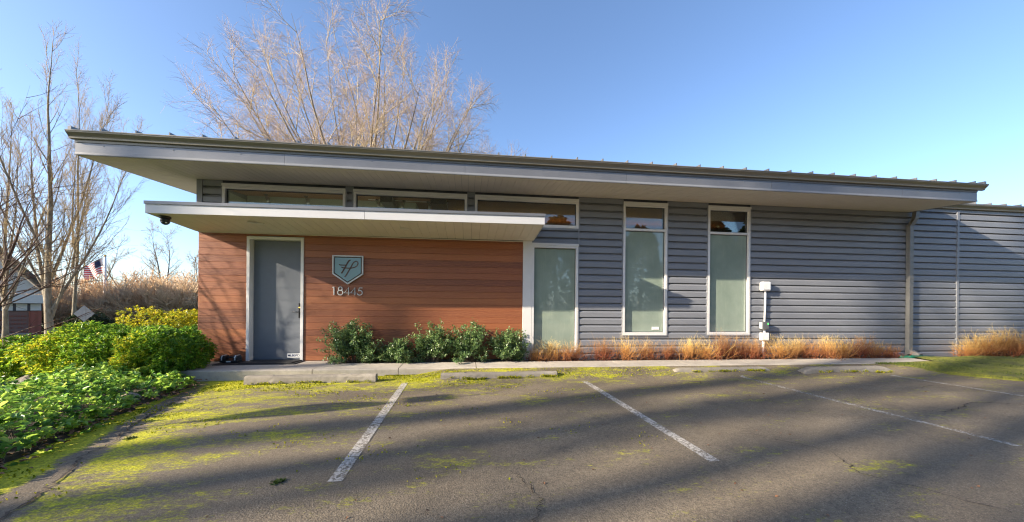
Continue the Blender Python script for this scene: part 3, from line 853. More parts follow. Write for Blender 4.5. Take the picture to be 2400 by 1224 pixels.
sof.hexa([(-.99, .1, zs(.1) + .02), (-.05, .1, zs(.1) + .02), (-.05, 9.5, zs(9.5) + .02), (-.99, 9.5, zs(9.5) + .02), (-.99, .1, zs(.1) + .03), (-.05, .1, zs(.1) + .03), (-.05, 9.5, zs(9.5) + .03), (-.99, 9.5, zs(9.5) + .03)])
sof = sof.build("soffit", "siding_trim", bld)
def sboard(poly):
    return MB().hexa([(x, y, zs(y)) for x, y in poly] + [(x, y, zs(y) + .014) for x, y in poly])
BW = .127
mit = lambda X: min(0.0, -1.169 + (X + .995) * (1.169 / .950))
k = 0; X = -.995; first = None
while X < 16.05:
    a, b_ = X + .0025, min(X + BW - .0025, 16.175)
    ya, yb = mit(a), mit(b_)
    if yb < 0:
        sboard([(a, -1.168), (b_, -1.168), (b_, yb - .004), (a, ya - .004)]).build("soffit_board", "soffit_grey", sof)
    elif first is None:
        first = sboard([(a, -1.168), (b_, -1.168), (b_, .0), (a, .0)]).build("soffit_board", "soffit_grey", sof); fx = X
    else: copy_of(first, sof, (X - fx, 0, 0))
    X += BW
Y = -1.169
while Y < 3.2:
    a, b_ = Y + .0025, Y + BW - .0025
    xa = -.995 + (a + 1.169) * .950 / 1.169; xb = -.995 + (b_ + 1.169) * .950 / 1.169
    xa, xb = min(xa, -.046), min(xb, -.046)
    sboard([(-.995, a), (xa, a), (xb, b_), (-.995, b_)]).build("soffit_board", "soffit_grey", sof)
    Y += BW
MB().hexa([(-.995, 3.2, zs(3.2)), (-.046, 3.2, zs(3.2)), (-.046, 9.5, zs(9.5)), (-.995, 9.5, zs(9.5)), (-.995, 3.2, zs(3.2) + .014), (-.046, 3.2, zs(3.2) + .014), (-.046, 9.5, zs(9.5) + .014), (-.995, 9.5, zs(9.5) + .014)]).build("soffit_panel", "soffit_grey", sof)

# lower wing roof at the right
ZW = 3.845
wr = MB().hexa([(16.205, -.09, ZW - .02), (26.3, -.09, ZW - .02), (26.3, 9.2, ZW - .02 + SL * 9.3), (16.205, 9.2, ZW - .02 + SL * 9.3), (16.205, -.09, ZW), (26.3, -.09, ZW), (26.3, 9.2, ZW + SL * 9.3), (16.205, 9.2, ZW + SL * 9.3)]).build("wing_roof", "roof_metal", bld)
s1 = seam(wr, 16.61, -.085, ZW + .001, 9.1)
for k in range(1, 20): copy_of(s1, wr, (.4645 * k, 0, 0))
MB().prof_x([(y + 1.19, z - .035) for y, z in GUT], 16.21, 26.3).build("wing_gutter", "bronze_gutter", bld)
MB().box(16.21, .0, 3.622, 26, .0275, 3.70).build("wing_fascia", "siding_trim", bld)

# downspout
def rect_tube(pts, w_, d_):
    mb = MB(); vs = []
    for i, (x, y, z) in enumerate(pts): vs.append([(x - w_ / 2, y - d_ / 2, z), (x + w_ / 2, y - d_ / 2, z), (x + w_ / 2, y + d_ / 2, z), (x - w_ / 2, y + d_ / 2, z)])
    for a, b_ in zip(vs[:-1], vs[1:]): mb.hexa(b_ + a)
    return mb
dsp = rect_tube([(16.22, -.10, 3.585), (16.20, -.09, 3.40), (16.11, -.052, 3.22), (16.11, -.052, .16)], .105, .085).build("downspout", "spout_grey", bld)
mb = MB()
mb.hexa([(16.0575, -.0945, .05), (16.1625, -.0945, .05), (16.1625, -.0095, .02), (16.0575, -.0095, .02), (16.0575, -.0945, .1595), (16.1625, -.0945, .1595), (16.1625, -.0095, .1595), (16.0575, -.0095, .1595)])
mb.hexa([(16.10, -.26, -.005), (16.205, -.25, -.005), (16.1625, -.096, .05), (16.0575, -.096, .05), (16.10, -.27, .075), (16.205, -.26, .075), (16.1625, -.096, .1595), (16.0575, -.096, .1595)])
mb.mat(1).box(16.112, -.272, .004, 16.192, -.258, .064)
mb.build("spout_elbow", ["spout_grey", "black_rubber"], dsp)
MB().box(16.05, -.10, 1.9, 16.17, -.096, 1.93).build("strap", "spout_grey", dsp)

# rooms behind the glass
def zc_(Y): return 3.525 + .11 * Y
mb = MB(); mb.hexa([(.12, .16, zc_(.16)), (15.95, .16, zc_(.16)), (15.95, 8.85, zc_(8.85)), (.12, 8.85, zc_(8.85)), (.12, .16, zc_(.16) + .02), (15.95, .16, zc_(.16) + .02), (15.95, 8.85, zc_(8.85) + .02), (.12, 8.85, zc_(8.85) + .02)])
ceil_ = mb.build("ceiling", "ceiling_wood", bld)
for Y in np.arange(.3, 8.6, .14):
    MB().box(.13, Y, zc_(Y) - .006, 15.94, Y + .132, zc_(Y) - .001).build("ceiling_board", "ceiling_wood", ceil_) if Y < 4 else None
MB().box(.12, .16, -.05, 15.95, 8.85, -.01).build("floor", "interior_floor", bld)
mb = MB(); mb.box(.14, 1.30, 0, 3.95, 1.40, 3.665); mb.box(3.85, 1.401, 0, 3.95, 4.5, 3.66); mb.box(.121, .17, 0, .135, 1.29, 3.54)
mb.build("partition", "interior_white", bld)
mb = MB(); mb.box(8.35, .9, 0, 8.42, 5.0, 3.3); mb.box(.14, 8.80, 0, 15.9, 8.84, 3.9)
mb.build("inner_wall", "interior_white", bld)
MB().box(3.3, .5, 3.42, 3.55, 1.29, 3.55).build("duct", "dark_flashing", bld)
MB().box(4.4, .4, 3.40, 4.75, 3.5, 3.50).build("duct", "dark_flashing", bld)

# ------------------------------------------------------------------ things on and at the building
pl = thing("wall_sign", "pentagon wall sign with pale border and brown script monogram on blue-grey plate", "sign", (2.8, -.0, 1.85))
def loc_of(r, mb): 
    l = r.location; mb.v = [(x - l.x, y - l.y, z - l.z) for x, y, z in mb.v]; return mb
pent = lambda d: [(2.502 + d, 2.147 - d), (3.102 - d, 2.147 - d), (3.102 - d, 1.766 + d * .55), (2.80, 1.558 + d * 1.2), (2.502 + d, 1.766 + d * .55)]
loc_of(pl, MB().ring_y(pent(0), pent(.024), -.045, -.002)).build("border", "brushed_steel", pl)
loc_of(pl, MB().prof_y(pent(.0245), -.012, -.003)).build("backing", "red_bark", pl)
loc_of(pl, MB().prof_y(pent(.046), -.036, -.0125)).build("plate", "sign_plate", pl)
G = lambda pts: [(2.502 + (x - 313) * .001097, 2.147 - (y - 298) * .001097) for x, y in pts]
mb = MB()
mb.stroke_y(G([(632, 382), (606, 396), (585, 428), (545, 505), (500, 592), (474, 632)]), .026, -.041, -.0365)
mb.stroke_y(G([(532, 697), (552, 676), (595, 600), (640, 518), (672, 452), (700, 416), (735, 400), (762, 414), (768, 448), (750, 486), (712, 514), (660, 530), (600, 535), (500, 527), (474, 518)]), .022, -.0415, -.037)
mb.stroke_y(G([(430, 468), (450, 477), (500, 479), (560, 478)]), .020, -.0405, -.037)
loc_of(pl, mb).build("monogram", "red_bark", pl)
num = thing("house_number", "brushed metal house number 18445 under the pentagon sign", "house number", (2.8, 0, 1.39))
arc = lambda cx, cy, rx, ry, a0, a1, n=14: [(cx + rx * math.cos(a), cy - ry * math.sin(a)) for a in np.linspace(math.radians(a0), math.radians(a1), n)]
def digit(strokes):
    mb = MB()
    for i, (pts, cl) in enumerate(strokes): mb.stroke_y(G(pts), .0155, -.022 - .0006 * i, -.004, cl)
    loc_of(num, mb).build("digit", "brushed_steel", num)
digit([([(308, 893), (338, 889)], 0), ([(338, 882), (338, 1032)], 0)])
digit([(arc(451, 917, 34, 34, 0, 360, 22)[:-1], 1), (arc(450, 988, 46, 44, 0, 360, 24)[:-1], 1)])
for dx in (0, 113):
    digit([([(597 + dx, 1034), (597 + dx, 892), (523 + dx, 994), (620 + dx, 994)], 0)])
digit([([(846, 897), (790, 897), (776, 958)], 0), (arc(797, 988, 47, 44, 118, -160, 18), 0)])

sc = thing("security_camera", "black dome security camera under the left end of the white canopy", "camera", (.10, -.93, 2.606))
mb = MB(); a = np.linspace(0, math.pi / 2, 7)
mb.tube([(0, 0, .012), (0, 0, -.02)], .078, 20).build("mount", "black_plastic", sc, True)
MB().tube([(0, 0, -.02), (0, 0, -.075)], [.066, .064], 20).build("housing", "black_plastic", sc, True)
MB().tube([(0, 0, -.0755 - .055 * math.sin(t_)) for t_ in a], [max(.004, .062 * math.cos(t_)) for t_ in a], 20).build("ball", "black_metal", sc, True)
MB().tube([(.03, -.02, -.095), (.055, -.032, -.108)], [.022, .02], 12).build("lens", "dark_glass", sc)

mt = thing("door_mat", "thin black rubber mat lying before the grey door", "mat", (1.25, -.23, 0))
mb = MB(); mb.hexa([(-.72, -.20, -.012), (.70, -.17, -.012), (.74, .20, -.003), (-.68, .17, -.003), (-.72, -.20, .004), (.70, -.17, .004), (.74, .20, .012), (-.68, .17, .012)])
mb.build("mat_sheet", "black_rubber", mt, bevel=.003)
mb = MB(); mb.hexa([(-.30, -.15, .006), (.62, -.13, .006), (.68, .21, .013), (-.24, .19, .013), (-.30, -.15, .018), (.62, -.13, .018), (.68, .21, .025), (-.24, .19, .025)])
mb.build("mat_sheet", "black_rubber", mt, bevel=.003)
db = thing("dumbbell", "black adjustable dumbbell with white stripes resting on the mat's left end", "dumbbell", (.70, -.17, .016))
MB().box(-.155, -.085, 0, .155, .085, .034).build("cradle", "black_plastic", db, bevel=.008)
MB().box(-.035, -.0875, .006, .045, -.0855, .028).build("label_plate", "sticker_white", db)
for sx in (-1, 1):
    e_ = MB().prof_x([(-.08, .036), (-.083, .09), (-.06, .128), (.06, .128), (.083, .09), (.08, .036)], *(sorted((sx * .075, sx * .150)))).build("weight_stack", "black_plastic", db, bevel=.006)
    MB().prof_x([(-.084, .04), (-.087, .09), (-.062, .131), (.062, .131), (.087, .09), (.084, .04)], *sorted((sx * .108, sx * .126))).build("stripe", "white_plastic", e_)
MB().tube([(-.075, 0, .085), (.075, 0, .085)], .017, 12).build("grip", "black_rubber", db, True)

eb = thing("electrical_box", "white meter box with conduit, grey switch and junction box on ribbed siding", "electrical box", (12.17, 0, 0))
MB().box(-.118, -.11, 1.555, .118, -.001, 1.772).build("meter_box", "white_plastic", eb, bevel=.035)
MB().tube([(.025, -.03, 1.556), (.022, -.03, 1.2), (.012, -.03, .82)], .0215, 10).build("conduit", "white_plastic", eb, True)
MB().tube([(.012, -.03, .66), (.010, -.03, .57)], .024, 10).build("conduit", "white_plastic", eb, True)
MB().tube([(-.005, -.03, .41), (-.02, -.03, -.02)], .020, 10).build("conduit", "white_plastic", eb, True)
MB().tube([(-.03, -.03, .41), (-.05, -.03, -.02)], .012, 8).build("conduit", "white_plastic", eb, True)
sw = MB().box(-.115, -.12, .652, .055, -.002, .832).build("switch_box", "grey_box", eb, bevel=.012)
MB().box(.012, -.1225, .768, .036, -.1205, .806).build("indicator", "green_led", sw)
MB().box(-.121, -.10, .68, -.1155, -.03, .81).build("side_cover", "white_plastic", sw)
MB().box(-.10, -.09, .395, .085, -.001, .575).build("junction_box", "white_plastic", eb, bevel=.012)

gp = thing("drain_pipe", "green plastic drain pipe lying under the downspout", "pipe", (15.95, -.33, .0))
MB().tube([(-.45, .02, .01), (0, 0, .012), (.42, -.03, .012)], .038, 14).build("pipe_body", "green_pipe", gp, True)
MB().tube([(-.12, .015, .012), (-.08, .013, .012)], .042, 14).build("coupling", "green_pipe", gp, True)

# track lights in the room behind the high windows
tl0 = None
spots = [(.70, 1.0, "upright grey spotlight behind the high window above the door, left of its pair"), (1.55, 1.0, "upright grey spotlight behind the high window above the door, right of its pair"),
         (3.10, 1.05, "tilted spotlight on the rail, leftmost behind the middle high window"), (3.72, 1.05, "upright spotlight on the rail between two tilted ones, middle high window"), (4.28, 1.05, "tilted spotlight nearest the dark speaker, middle high window")]
for i, (x, y, lb) in enumerate(spots):
    zz = zc_(y) - .012
    if tl0 is None:
        tl0 = thing("track_light", lb, "spotlight", (x, y, zz), "spotlights under the wooden ceiling")
        MB().box(-.03, -.03, -.03, .03, .03, 0).build("bracket", "grey_box", tl0)
        MB().tube([(0, 0, -.03), (0, 0, -.10)], .008, 8).build("stem", "grey_box", tl0)
        MB().tube([(.04, 0, -.06), (.04, 0, -.20)], .036, 16).build("lamp_head", "galvanised", tl0, True)
        MB().tube([(.04, 0, -.2005), (.04, 0, -.203)], .028, 14).build("lens", "black_plastic", tl0)
    else:
        copy_tree(tl0, (x, y, zz), [0, .0, .3, 3.1, -.3][i], None, lb)
rl = thing("ceiling_rail", "long thin lighting rail behind the middle high window", "rail", (3.8, 1.08, zc_(1.08) - .01))
MB().box(-.9, -.012, -.022, .95, .012, -.002).build("rail_bar", "white_plastic", rl)
spk = thing("ceiling_speaker", "dark tapered speaker hanging behind the middle high window", "speaker", (4.62, 1.05, zc_(1.05) - .012))
MB().tube([(0, 0, 0), (0, 0, -.12), (0, 0, -.20), (0, 0, -.22)], [.085, .08, .06, .03], 16).build("speaker_body", "dark_flashing", spk, True)
MB().tube([(0, 0, -.2205), (0, 0, -.226)], .02, 10).build("speaker_tip", "grey_box", spk, True)
ul = thing("cove_or_fill_light", "lit warm strip lamp glowing under the ceiling inside", "lamp", (6.0, 3.6, 3.25))
MB().box(-1.8, -.06, -.05, 7.5, .06, -.02).build("channel", "white_plastic", ul)
MB().box(-1.75, -.03, -.019, 7.45, .03, -.010).build("strip", "lamp_glow", ul)
ul2 = thing("cove_or_fill_light", "added fill strip hidden below the high windows over the door, brightening the room", "lamp", (2.2, .55, 2.60))  # unseen strip added to brighten the room behind the glass
MB().box(-1.9, -.06, -.05, 1.9, .06, -.02).build("channel", "white_plastic", ul2)
MB().box(-1.85, -.03, -.019, 1.85, .03, -.010).build("strip", "fill_white", ul2)

# ------------------------------------------------------------------ wheel stops
def wheel_stop(label, x0, x1, yf, w_, h, slope_end, seed, tilt=0.0):
    L = x1 - x0; xm = (x0 + x1) / 2
    t = thing("wheel_stop", label, "wheel stop", (xm, yf + w_ / 2, -.15), "concrete wheel stops along the footpath")
    rg = np.random.default_rng(seed)
    n = 34; prof = [(-.5, -.04), (-.49, .30), (-.44, .72), (-.36, .93), (-.22, 1.0), (.22, 1.0), (.36, .93), (.46, .66), (.5, -.04)]
    V = []
    for i in range(n):
        u = i / (n - 1); x = -L / 2 + L * u
        e = min(u, 1 - u) * L
        hh = h if e > slope_end else h * (.42 + .58 * (e / slope_end) ** .7) if slope_end else h
        for (py, pz) in prof:
            V.append((x + rg.normal(0, .001), py * w_ + rg.normal(0, .0012) + tilt * (u - .5), max(-.03, pz * hh + rg.normal(0, .0014) * (pz > 0))))
    m_ = len(prof); i = np.arange(n * m_).reshape(n, m_)
    Q = np.stack([i[:-1, :-1], i[:-1, 1:], i[1:, 1:], i[1:, :-1]], -1).reshape(-1, 4)
    mb = MB(); mb.add(V, [list(q) for q in Q] + [list(i[0, ::-1]), list(i[-1])])
    mb.build("concrete_bar", "stop_concrete", t)
    for s_ in (-.3, .3):
        MB().tube([(L * s_, 0, h - .004), (L * s_, 0, h + .004)], .016, 10).build("pin_head", "grey_box", t)
    return t
wheel_stop("long rounded concrete wheel stop in front of the grey door", 1.69, 3.715, -1.50, .17, .125, 0, 1, .03)
wheel_stop("low mossy concrete wheel stop in front of the green shrubs, half buried in asphalt", 4.79, 6.845, -1.46, .16, .12, 0, 2, .04)
wheel_stop("concrete wheel stop before the two tall windows, sloping at its left end", 9.15, 11.25, -1.30, .17, .125, .14, 3, .02)
wheel_stop("rough tapered concrete wheel stop before the electrical box and turf", 11.78, 13.86, -1.43, .20, .135, .22, 4, .05)

# moss cushions along stops and kerb
rng = np.random.default_rng(11)
P_ = []
for x0, x1, yf, dens in ((1.72, 3.7, -1.515, 900), (4.95, 6.84, -1.475, 1800), (9.5, 11.2, -1.31, 1100), (12.1, 13.8, -1.44, 700)):
    x = rng.uniform(x0, x1, dens); keep_ = (np.sin(x * 9 + yf * 40) + np.sin(x * 23) + rng.normal(0, .6, dens)) > .1
    P_.append(np.c_[x, yf + rng.normal(0, .012, dens), z_lot(x, np.full(dens, yf)) + rng.uniform(0, .035, dens)][keep_])
x = rng.uniform(3.75, 4.6, 500); P_.append(np.c_[x, -.955 + rng.normal(0, .015, 500), np.full(500, -.145)])
x = rng.uniform(6.9, 9.1, 700); y = -rng.uniform(1.0, 1.5, 700); P_.append(np.c_[x, y, z_lot(x, y)])
pos = np.concatenate(P_); n = len(pos)
V, Q = leaves(rng, pos, rng.normal(0, .6, (n, 3)) + np.array([0, -.3, .7]), .022, .012, jitter=1)
def mossy(x, y):
    return np.sin(x * 2.1 + y * 3.7) + np.sin(x * 5.3 - y * 8.1 + 1) * .8 + np.sin(x * 11 + y * 17) * .5
m1 = rng.uniform(1.15, 7.2, 40000); m2 = -rng.uniform(1.0, 5.2, 40000)
amt_ = np.exp(-(-m2 - 1.0) * 1.1) * np.clip(1.35 - (m1 - 1) * .14, .2, 1) + .45 * np.exp(-np.maximum(m1 + m2 * .22 - .55, 0) * 1.6)
k_ = (mossy(m1, m2) * .33 + rng.normal(0, .28, 40000) < amt_ * 1.5 - .95) & (m1 > edge_x(np.clip(m2, -8.4, -.95)) + .05)
mx_, my_ = m1[k_], m2[k_]
pos = np.concatenate([pos, np.c_[mx_, my_, z_lot(mx_, my_)]]); n = len(pos)
V, Q = leaves(rng, pos, rng.normal(0, .8, (n, 3)) + np.array([0, -.2, .55]), .020, .014, jitter=1)
tag(np_mesh("moss", V, Q, "moss_tuft", rnd=np.repeat(rng.uniform(0, 1, n), 6)), "yellow-green moss clumps along kerb, wheel stops and the lot's left side", "moss", kind="stuff")

# ------------------------------------------------------------------ leafy shrubs
def rosettes(rng, pts, axes, n, L, W, spread=.95):
    N = len(pts)
    az = rng.uniform(0, 2 * math.pi, (N, 1)) + np.arange(n)[None, :] * 2.4
    ax = nrm(axes); ref = nrm(np.cross(ax, nrm(rng.normal(0, 1, (N, 3))))); r2 = np.cross(ax, ref)
    el = rng.normal(spread, .22, (N, n))[..., None]
    d = ax[:, None, :] * np.cos(el) + (ref[:, None, :] * np.cos(az)[..., None] + r2[:, None, :] * np.sin(az)[..., None]) * np.sin(el)
    p = pts[:, None, :] + ax[:, None, :] * rng.uniform(-.035, .03, (N, n, 1)) + d * .004
    return p.reshape(-1, 3), d.reshape(-1, 3)
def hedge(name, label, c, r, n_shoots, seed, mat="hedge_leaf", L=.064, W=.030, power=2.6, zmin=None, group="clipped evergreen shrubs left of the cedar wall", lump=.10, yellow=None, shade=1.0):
    rng = np.random.default_rng(seed); c = np.array(c, float); r = np.array(r, float)
    t = thing(name, label, "shrub", tuple(c - np.array([0, 0, r[2]])), group)
    o0 = np.array(t.location)
    d = nrm(rng.normal(0, 1, (n_shoots * 2, 3)))
    s_ = (np.abs(d) ** power).sum(1) ** (-1 / power)
    lumpv = 1 + lump * (np.sin(d[:, 0] * 5 + seed) * np.sin(d[:, 1] * 4 + 2) + np.sin(d[:, 2] * 6 + seed * 2) * np.sin(d[:, 0] * 7)) + rng.normal(0, .035, len(d))
    shell = np.where(rng.uniform(0, 1, len(d)) < .68, rng.uniform(.93, 1.03, len(d)), rng.uniform(.55, .93, len(d)))
    P = d * (s_ * lumpv * shell)[:, None] * r
    nn = nrm(d / r)
    k = P[:, 2] > -r[2] * .97
    P, nn = P[k][:n_shoots], nn[k][:n_shoots]
    ax = nrm(nn + np.array([0, 0, .55]) + rng.normal(0, .35, P.shape))
    lp, ld = rosettes(rng, P, ax, 7, L, W)
    lp = lp + c - o0
    V, Q = leaves(rng, lp, ld, L, W, jitter=.6)
    base = np.repeat(rng.uniform(0, 1, len(P)), 7) * .5 + rng.uniform(0, .5, len(lp))
    if yellow is not None:
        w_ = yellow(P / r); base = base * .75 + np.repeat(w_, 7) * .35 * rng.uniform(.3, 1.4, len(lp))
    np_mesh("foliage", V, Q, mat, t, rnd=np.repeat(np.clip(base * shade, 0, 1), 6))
    # stems that carry the shoots
    ns = 26
    a = rng.uniform(0, 2 * math.pi, ns); b0 = np.c_[np.cos(a) * r[0] * .35, np.sin(a) * r[1] * .35, np.full(ns, 0.0)]
    pts, rad = grow(rng, b0, np.c_[np.cos(a) * r[0], np.sin(a) * r[1], np.full(ns, 1.3 * r[2])], np.full(ns, r[2] * 1.35), np.full(ns, .010), 6, .14, .02)
    V, Q, R = tubes([(pts, rad, 4, 0.)])
    np_mesh("stems", V, Q, "dark_bark", t, rnd=R)
    return t
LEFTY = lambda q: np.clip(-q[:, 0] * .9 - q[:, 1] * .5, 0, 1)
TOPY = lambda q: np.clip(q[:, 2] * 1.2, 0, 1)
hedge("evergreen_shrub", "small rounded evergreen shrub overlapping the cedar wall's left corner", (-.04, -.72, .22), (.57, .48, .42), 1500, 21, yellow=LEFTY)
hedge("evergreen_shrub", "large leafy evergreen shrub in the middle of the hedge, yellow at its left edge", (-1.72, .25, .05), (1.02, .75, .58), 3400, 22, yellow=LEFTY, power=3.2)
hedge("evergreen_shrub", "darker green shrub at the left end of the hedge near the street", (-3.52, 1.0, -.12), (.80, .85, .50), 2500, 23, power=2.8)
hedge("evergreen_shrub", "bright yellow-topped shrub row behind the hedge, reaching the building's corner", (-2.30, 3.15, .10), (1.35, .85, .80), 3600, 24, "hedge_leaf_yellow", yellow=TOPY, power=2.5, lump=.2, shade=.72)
hedge("evergreen_shrub", "green shrub with shade put into its leaf colour, filling the gap behind the big hedge shrub and the corner", (-1.15, 1.75, .05), (.75, .75, .50), 1200, 25, shade=.45)  # leaf colour darkened to stand for shade in the gap

# ground cover in the planted bed
rng = np.random.default_rng(31)
n = 5200
Y = rng.uniform(-7.5, .6, n); X = edge_x(np.clip(Y, -8.4, -.95)) + .07 - rng.uniform(0, 1, n) ** 1.2 * 6.2
k = ~((X > -.1) & (Y > -1.0)); X, Y = X[k], Y[k]; n = len(X)
e = edge_x(np.clip(Y, -8.4, -.95)) - X
h = (.08 + .15 * sst(0, .35, e)) * rng.uniform(.35, 1.15, n) * (1 + .25 * np.sin(X * 3 + Y * 2))
pts = np.c_[X, Y, z_bed(X, Y) + h]
ax = nrm(np.c_[rng.normal(.05, .35, n), rng.normal(-.1, .35, n), np.ones(n)])
lp, ld = rosettes(rng, pts, ax, 7, .07, .04, 1.15)
V, Q = leaves(rng, lp, ld, .068, .044, jitter=.5, bend=.3)
base = np.repeat(rng.uniform(0, 1, n), 7) * .55 + rng.uniform(0, .45, n * 7)
gc = np_mesh("ground_cover", V, Q, "groundcover_leaf", rnd=np.repeat(base, 6))
tag(gc, "low leafy ground cover spreading over the planted bed at the left", "ground cover", kind="stuff")
pts, rad = grow(rng, np.c_[X, Y, z_bed(X, Y) - .02], np.c_[rng.normal(0, .3, (n, 2)), np.ones(n)], h + .03, np.full(n, .003), 3, .1, 0)
V, Q, R = tubes([(pts, rad, 3, 0.)])
tag(np_mesh("ground_cover_stems", V, Q, "dark_bark", rnd=R), "thin stalks under the leafy ground cover", "stalks", kind="stuff")
# fallen leaves at the bed edge
n = 260
Y = rng.uniform(-5.5, -1.0, n); X = edge_x(Y) + rng.normal(.02, .09, n)
V, Q = leaves(rng, np.c_[X, Y, np.full(n, -.135)], rng.normal(0, 1, (n, 3)) * np.array([1, 1, .1]), .05, .03, jitter=.2)
tag(np_mesh("leaf_litter", V, Q, "dry_leaf", rnd=np.zeros(len(V))), "brown fallen leaves along the bed's edge", "fallen leaves", kind="stuff")

n = 150
X = rng.uniform(1.8, 13, n); Y = -rng.uniform(1.1, 6.2, n)
V, Q = leaves(rng, np.c_[X, Y, z_lot(X, Y) + .006], rng.normal(0, 1, (n, 3)) * np.array([1, 1, .12]), .026, .015, jitter=.3)
tag(np_mesh("leaf_litter", V, Q, "dry_leaf", rnd=np.zeros(len(V))), "tiny brown leaf bits strewn over the parking lot", "leaf bits", kind="stuff")
for k_, (x, y, sz) in enumerate([(3.90, -5.0, .55), (2.05, -3.9, .5)]):
    wd = thing("weed", ["small dark weed growing from the asphalt left of the first stall line", "tiny pale weed in the crack near the ground cover"][k_], "weed", (x, y, float(z_lot(np.float64(x), np.float64(y)))))
    nl = 46; a = rng.uniform(0, 6.28, nl)
    V, Q = leaves(rng, np.c_[rng.normal(0, .018, (nl, 2)), np.zeros(nl)], np.c_[np.cos(a), np.sin(a), rng.uniform(.15, .9, nl)], .06 * sz, .012, jitter=.5)
    np_mesh("leaves", V, Q, "grass_blade", wd, rnd=np.repeat(rng.uniform(0, 1, nl), 6))

def rock(label, x, y, z, r, seed):
    rg = np.random.default_rng(seed)
    t = thing("rock", label, "rock", (x, y, z), "rocks in the planted bed")
    mb = MB(); n, m_ = 14, 9; vs = []
    for j in range(m_):
        ph = math.pi * j / (m_ - 1)
        for i in range(n):
            a = 2 * math.pi * i / n
            k = 1 + .16 * math.sin(2 * a + seed) * math.sin(ph) + .12 * math.sin(3 * a + 2 * ph + seed * 2) + rg.normal(0, .025)
            vs.append((r * k * math.sin(ph) * math.cos(a) * 1.2, r * k * math.sin(ph) * math.sin(a), r * k * .7 * math.cos(ph)))
    mb.add(vs, [(j * n + i, (j + 1) * n + i, (j + 1) * n + (i + 1) % n, j * n + (i + 1) % n) for j in range(m_ - 1) for i in range(n)])
    mb.build("boulder", "rock", t)
rock("brown boulder in the ground cover before the hedge's left end", -2.42, -.42, -.36, .27, 3)
rock("pale stone half hidden in ground cover at the far left", -1.62, -1.50, -.32, .18, 5)
rock("small stone at the ground cover's edge beside the asphalt", .78, -2.42, -.12, .10, 8)

# green shrubs against the cedar wall
def nandina(label, x, y, w_, h, n_st, seed, top=1.0, lean=0):
    rng = np.random.default_rng(seed)
    t = thing("leafy_shrub", label, "shrub", (x, y, -.02), "small-leaved green shrubs against the cedar wall")
    a = rng.uniform(0, 2 * math.pi, n_st); rr = rng.uniform(0, .35, n_st)
    b0 = np.c_[np.cos(a) * rr * w_ * .5, np.sin(a) * rr * .12, np.zeros(n_st)]
    tilt = np.abs(rng.normal(0, .55, n_st)).clip(0, 1.25)
    d = np.c_[np.cos(a) * np.sin(tilt) * (w_ / h) * .8, np.sin(a) * np.sin(tilt) * .45 - .07, np.cos(tilt)]
    ln = h * rng.uniform(.45, 1.03, n_st) * (1 - .25 * tilt)
    pts, rad = grow(rng, b0, d, ln, np.full(n_st, .0045), 7, .10, -.02)
    sp, sd, st, sr = sprout(rng, pts, rad, 7, .25, 1.0, .75, .25)
    p2, r2 = grow(rng, sp, sd, .12 * h * rng.uniform(.6, 1.5, len(sp)), sr * .6, 4, .12, .02)
    allp = np.concatenate([p2[:, i] for i in (1, 2, 3)] + [pts[:, i] for i in (3, 4, 5, 6)])
    rep = 4
    lp = np.repeat(allp, rep, 0) + rng.normal(0, .016, (len(allp) * rep, 3))
    lp[:, 1] = np.clip(lp[:, 1], -.45, -y - .02)
    ld = nrm(rng.normal(0, 1, lp.shape) + np.array([0, -.25, .25]))
    V, Q = leaves(rng, lp, ld, .044, .022, jitter=.8)
    V[:, 2] = np.maximum(V[:, 2], .0)
    base = np.repeat(rng.uniform(0, 1, len(allp)), rep) * .5 + rng.uniform(0, .5, len(lp))
    np_mesh("foliage", V, Q, "nandina_leaf", t, rnd=np.repeat(base, 6))
    V, Q, R = tubes([(pts, rad, 4, 0.), (p2, r2, 3, 0.)])
    np_mesh("stems", V, Q, "dark_bark", t, rnd=R)
nandina("dense green shrub right of the grey door, leftmost and largest", 2.98, -.26, 1.05, .86, 95, 41)
nandina("low grey-green shrub spilling onto the footpath between two taller shrubs", 3.88, -.30, .72, .50, 60, 42)
nandina("tall loose green shrub right of the low grey-green one", 4.55, -.24, .85, .80, 70, 43)
nandina("tall green shrub with a high bright sprig, second from the white post", 5.28, -.24, .85, .90, 75, 44)
nandina("small shrub touching the white corner post", 6.08, -.24, .75, .72, 62, 45)

# bare orange shrubs along the siding
def tuft_meshes(seed):
    rng = np.random.default_rng(seed); n = 62
    a = rng.uniform(0, 2 * math.pi, n); tl = np.abs(rng.normal(0, .62, n)).clip(0, 1.3)
    b0 = np.c_[rng.normal(0, .09, n), rng.normal(0, .035, n), np.zeros(n)]
    d = np.c_[np.cos(a) * np.sin(tl), np.sin(a) * np.sin(tl) * .6, np.cos(tl)]
    ln = .40 * rng.uniform(.5, 1.2, n) * (1 - .3 * tl.clip(0, 1))
    pts, rad = grow(rng, b0, d, ln, np.full(n, .0032), 6, .10, .03, .45)
    sp, sd, st, sr = sprout(rng, pts, rad, 5, .15, .95, .55, .2)
    p2, r2 = grow(rng, sp, sd, .13 * rng.uniform(.5, 1.4, len(sp)), sr * .75, 4, .12, .05, .5)
    sp3, sd3, st3, sr3 = sprout(rng, p2, r2, 2, .2, .9, .5, .2)
    p3, r3 = grow(rng, sp3, sd3, .06 * rng.uniform(.5, 1.4, len(sp3)), sr3 * .8, 3, .1, .05, .6)
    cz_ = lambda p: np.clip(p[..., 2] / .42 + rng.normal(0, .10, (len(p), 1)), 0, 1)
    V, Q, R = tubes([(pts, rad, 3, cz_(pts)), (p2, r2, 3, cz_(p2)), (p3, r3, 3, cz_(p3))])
    lp = b0[rng.integers(0, n, 110)] + rng.normal(0, .05, (110, 3)) * np.array([1.3, .8, .5]) + np.array([0, 0, .05])
    return V, Q, R, lp
TUFT = []
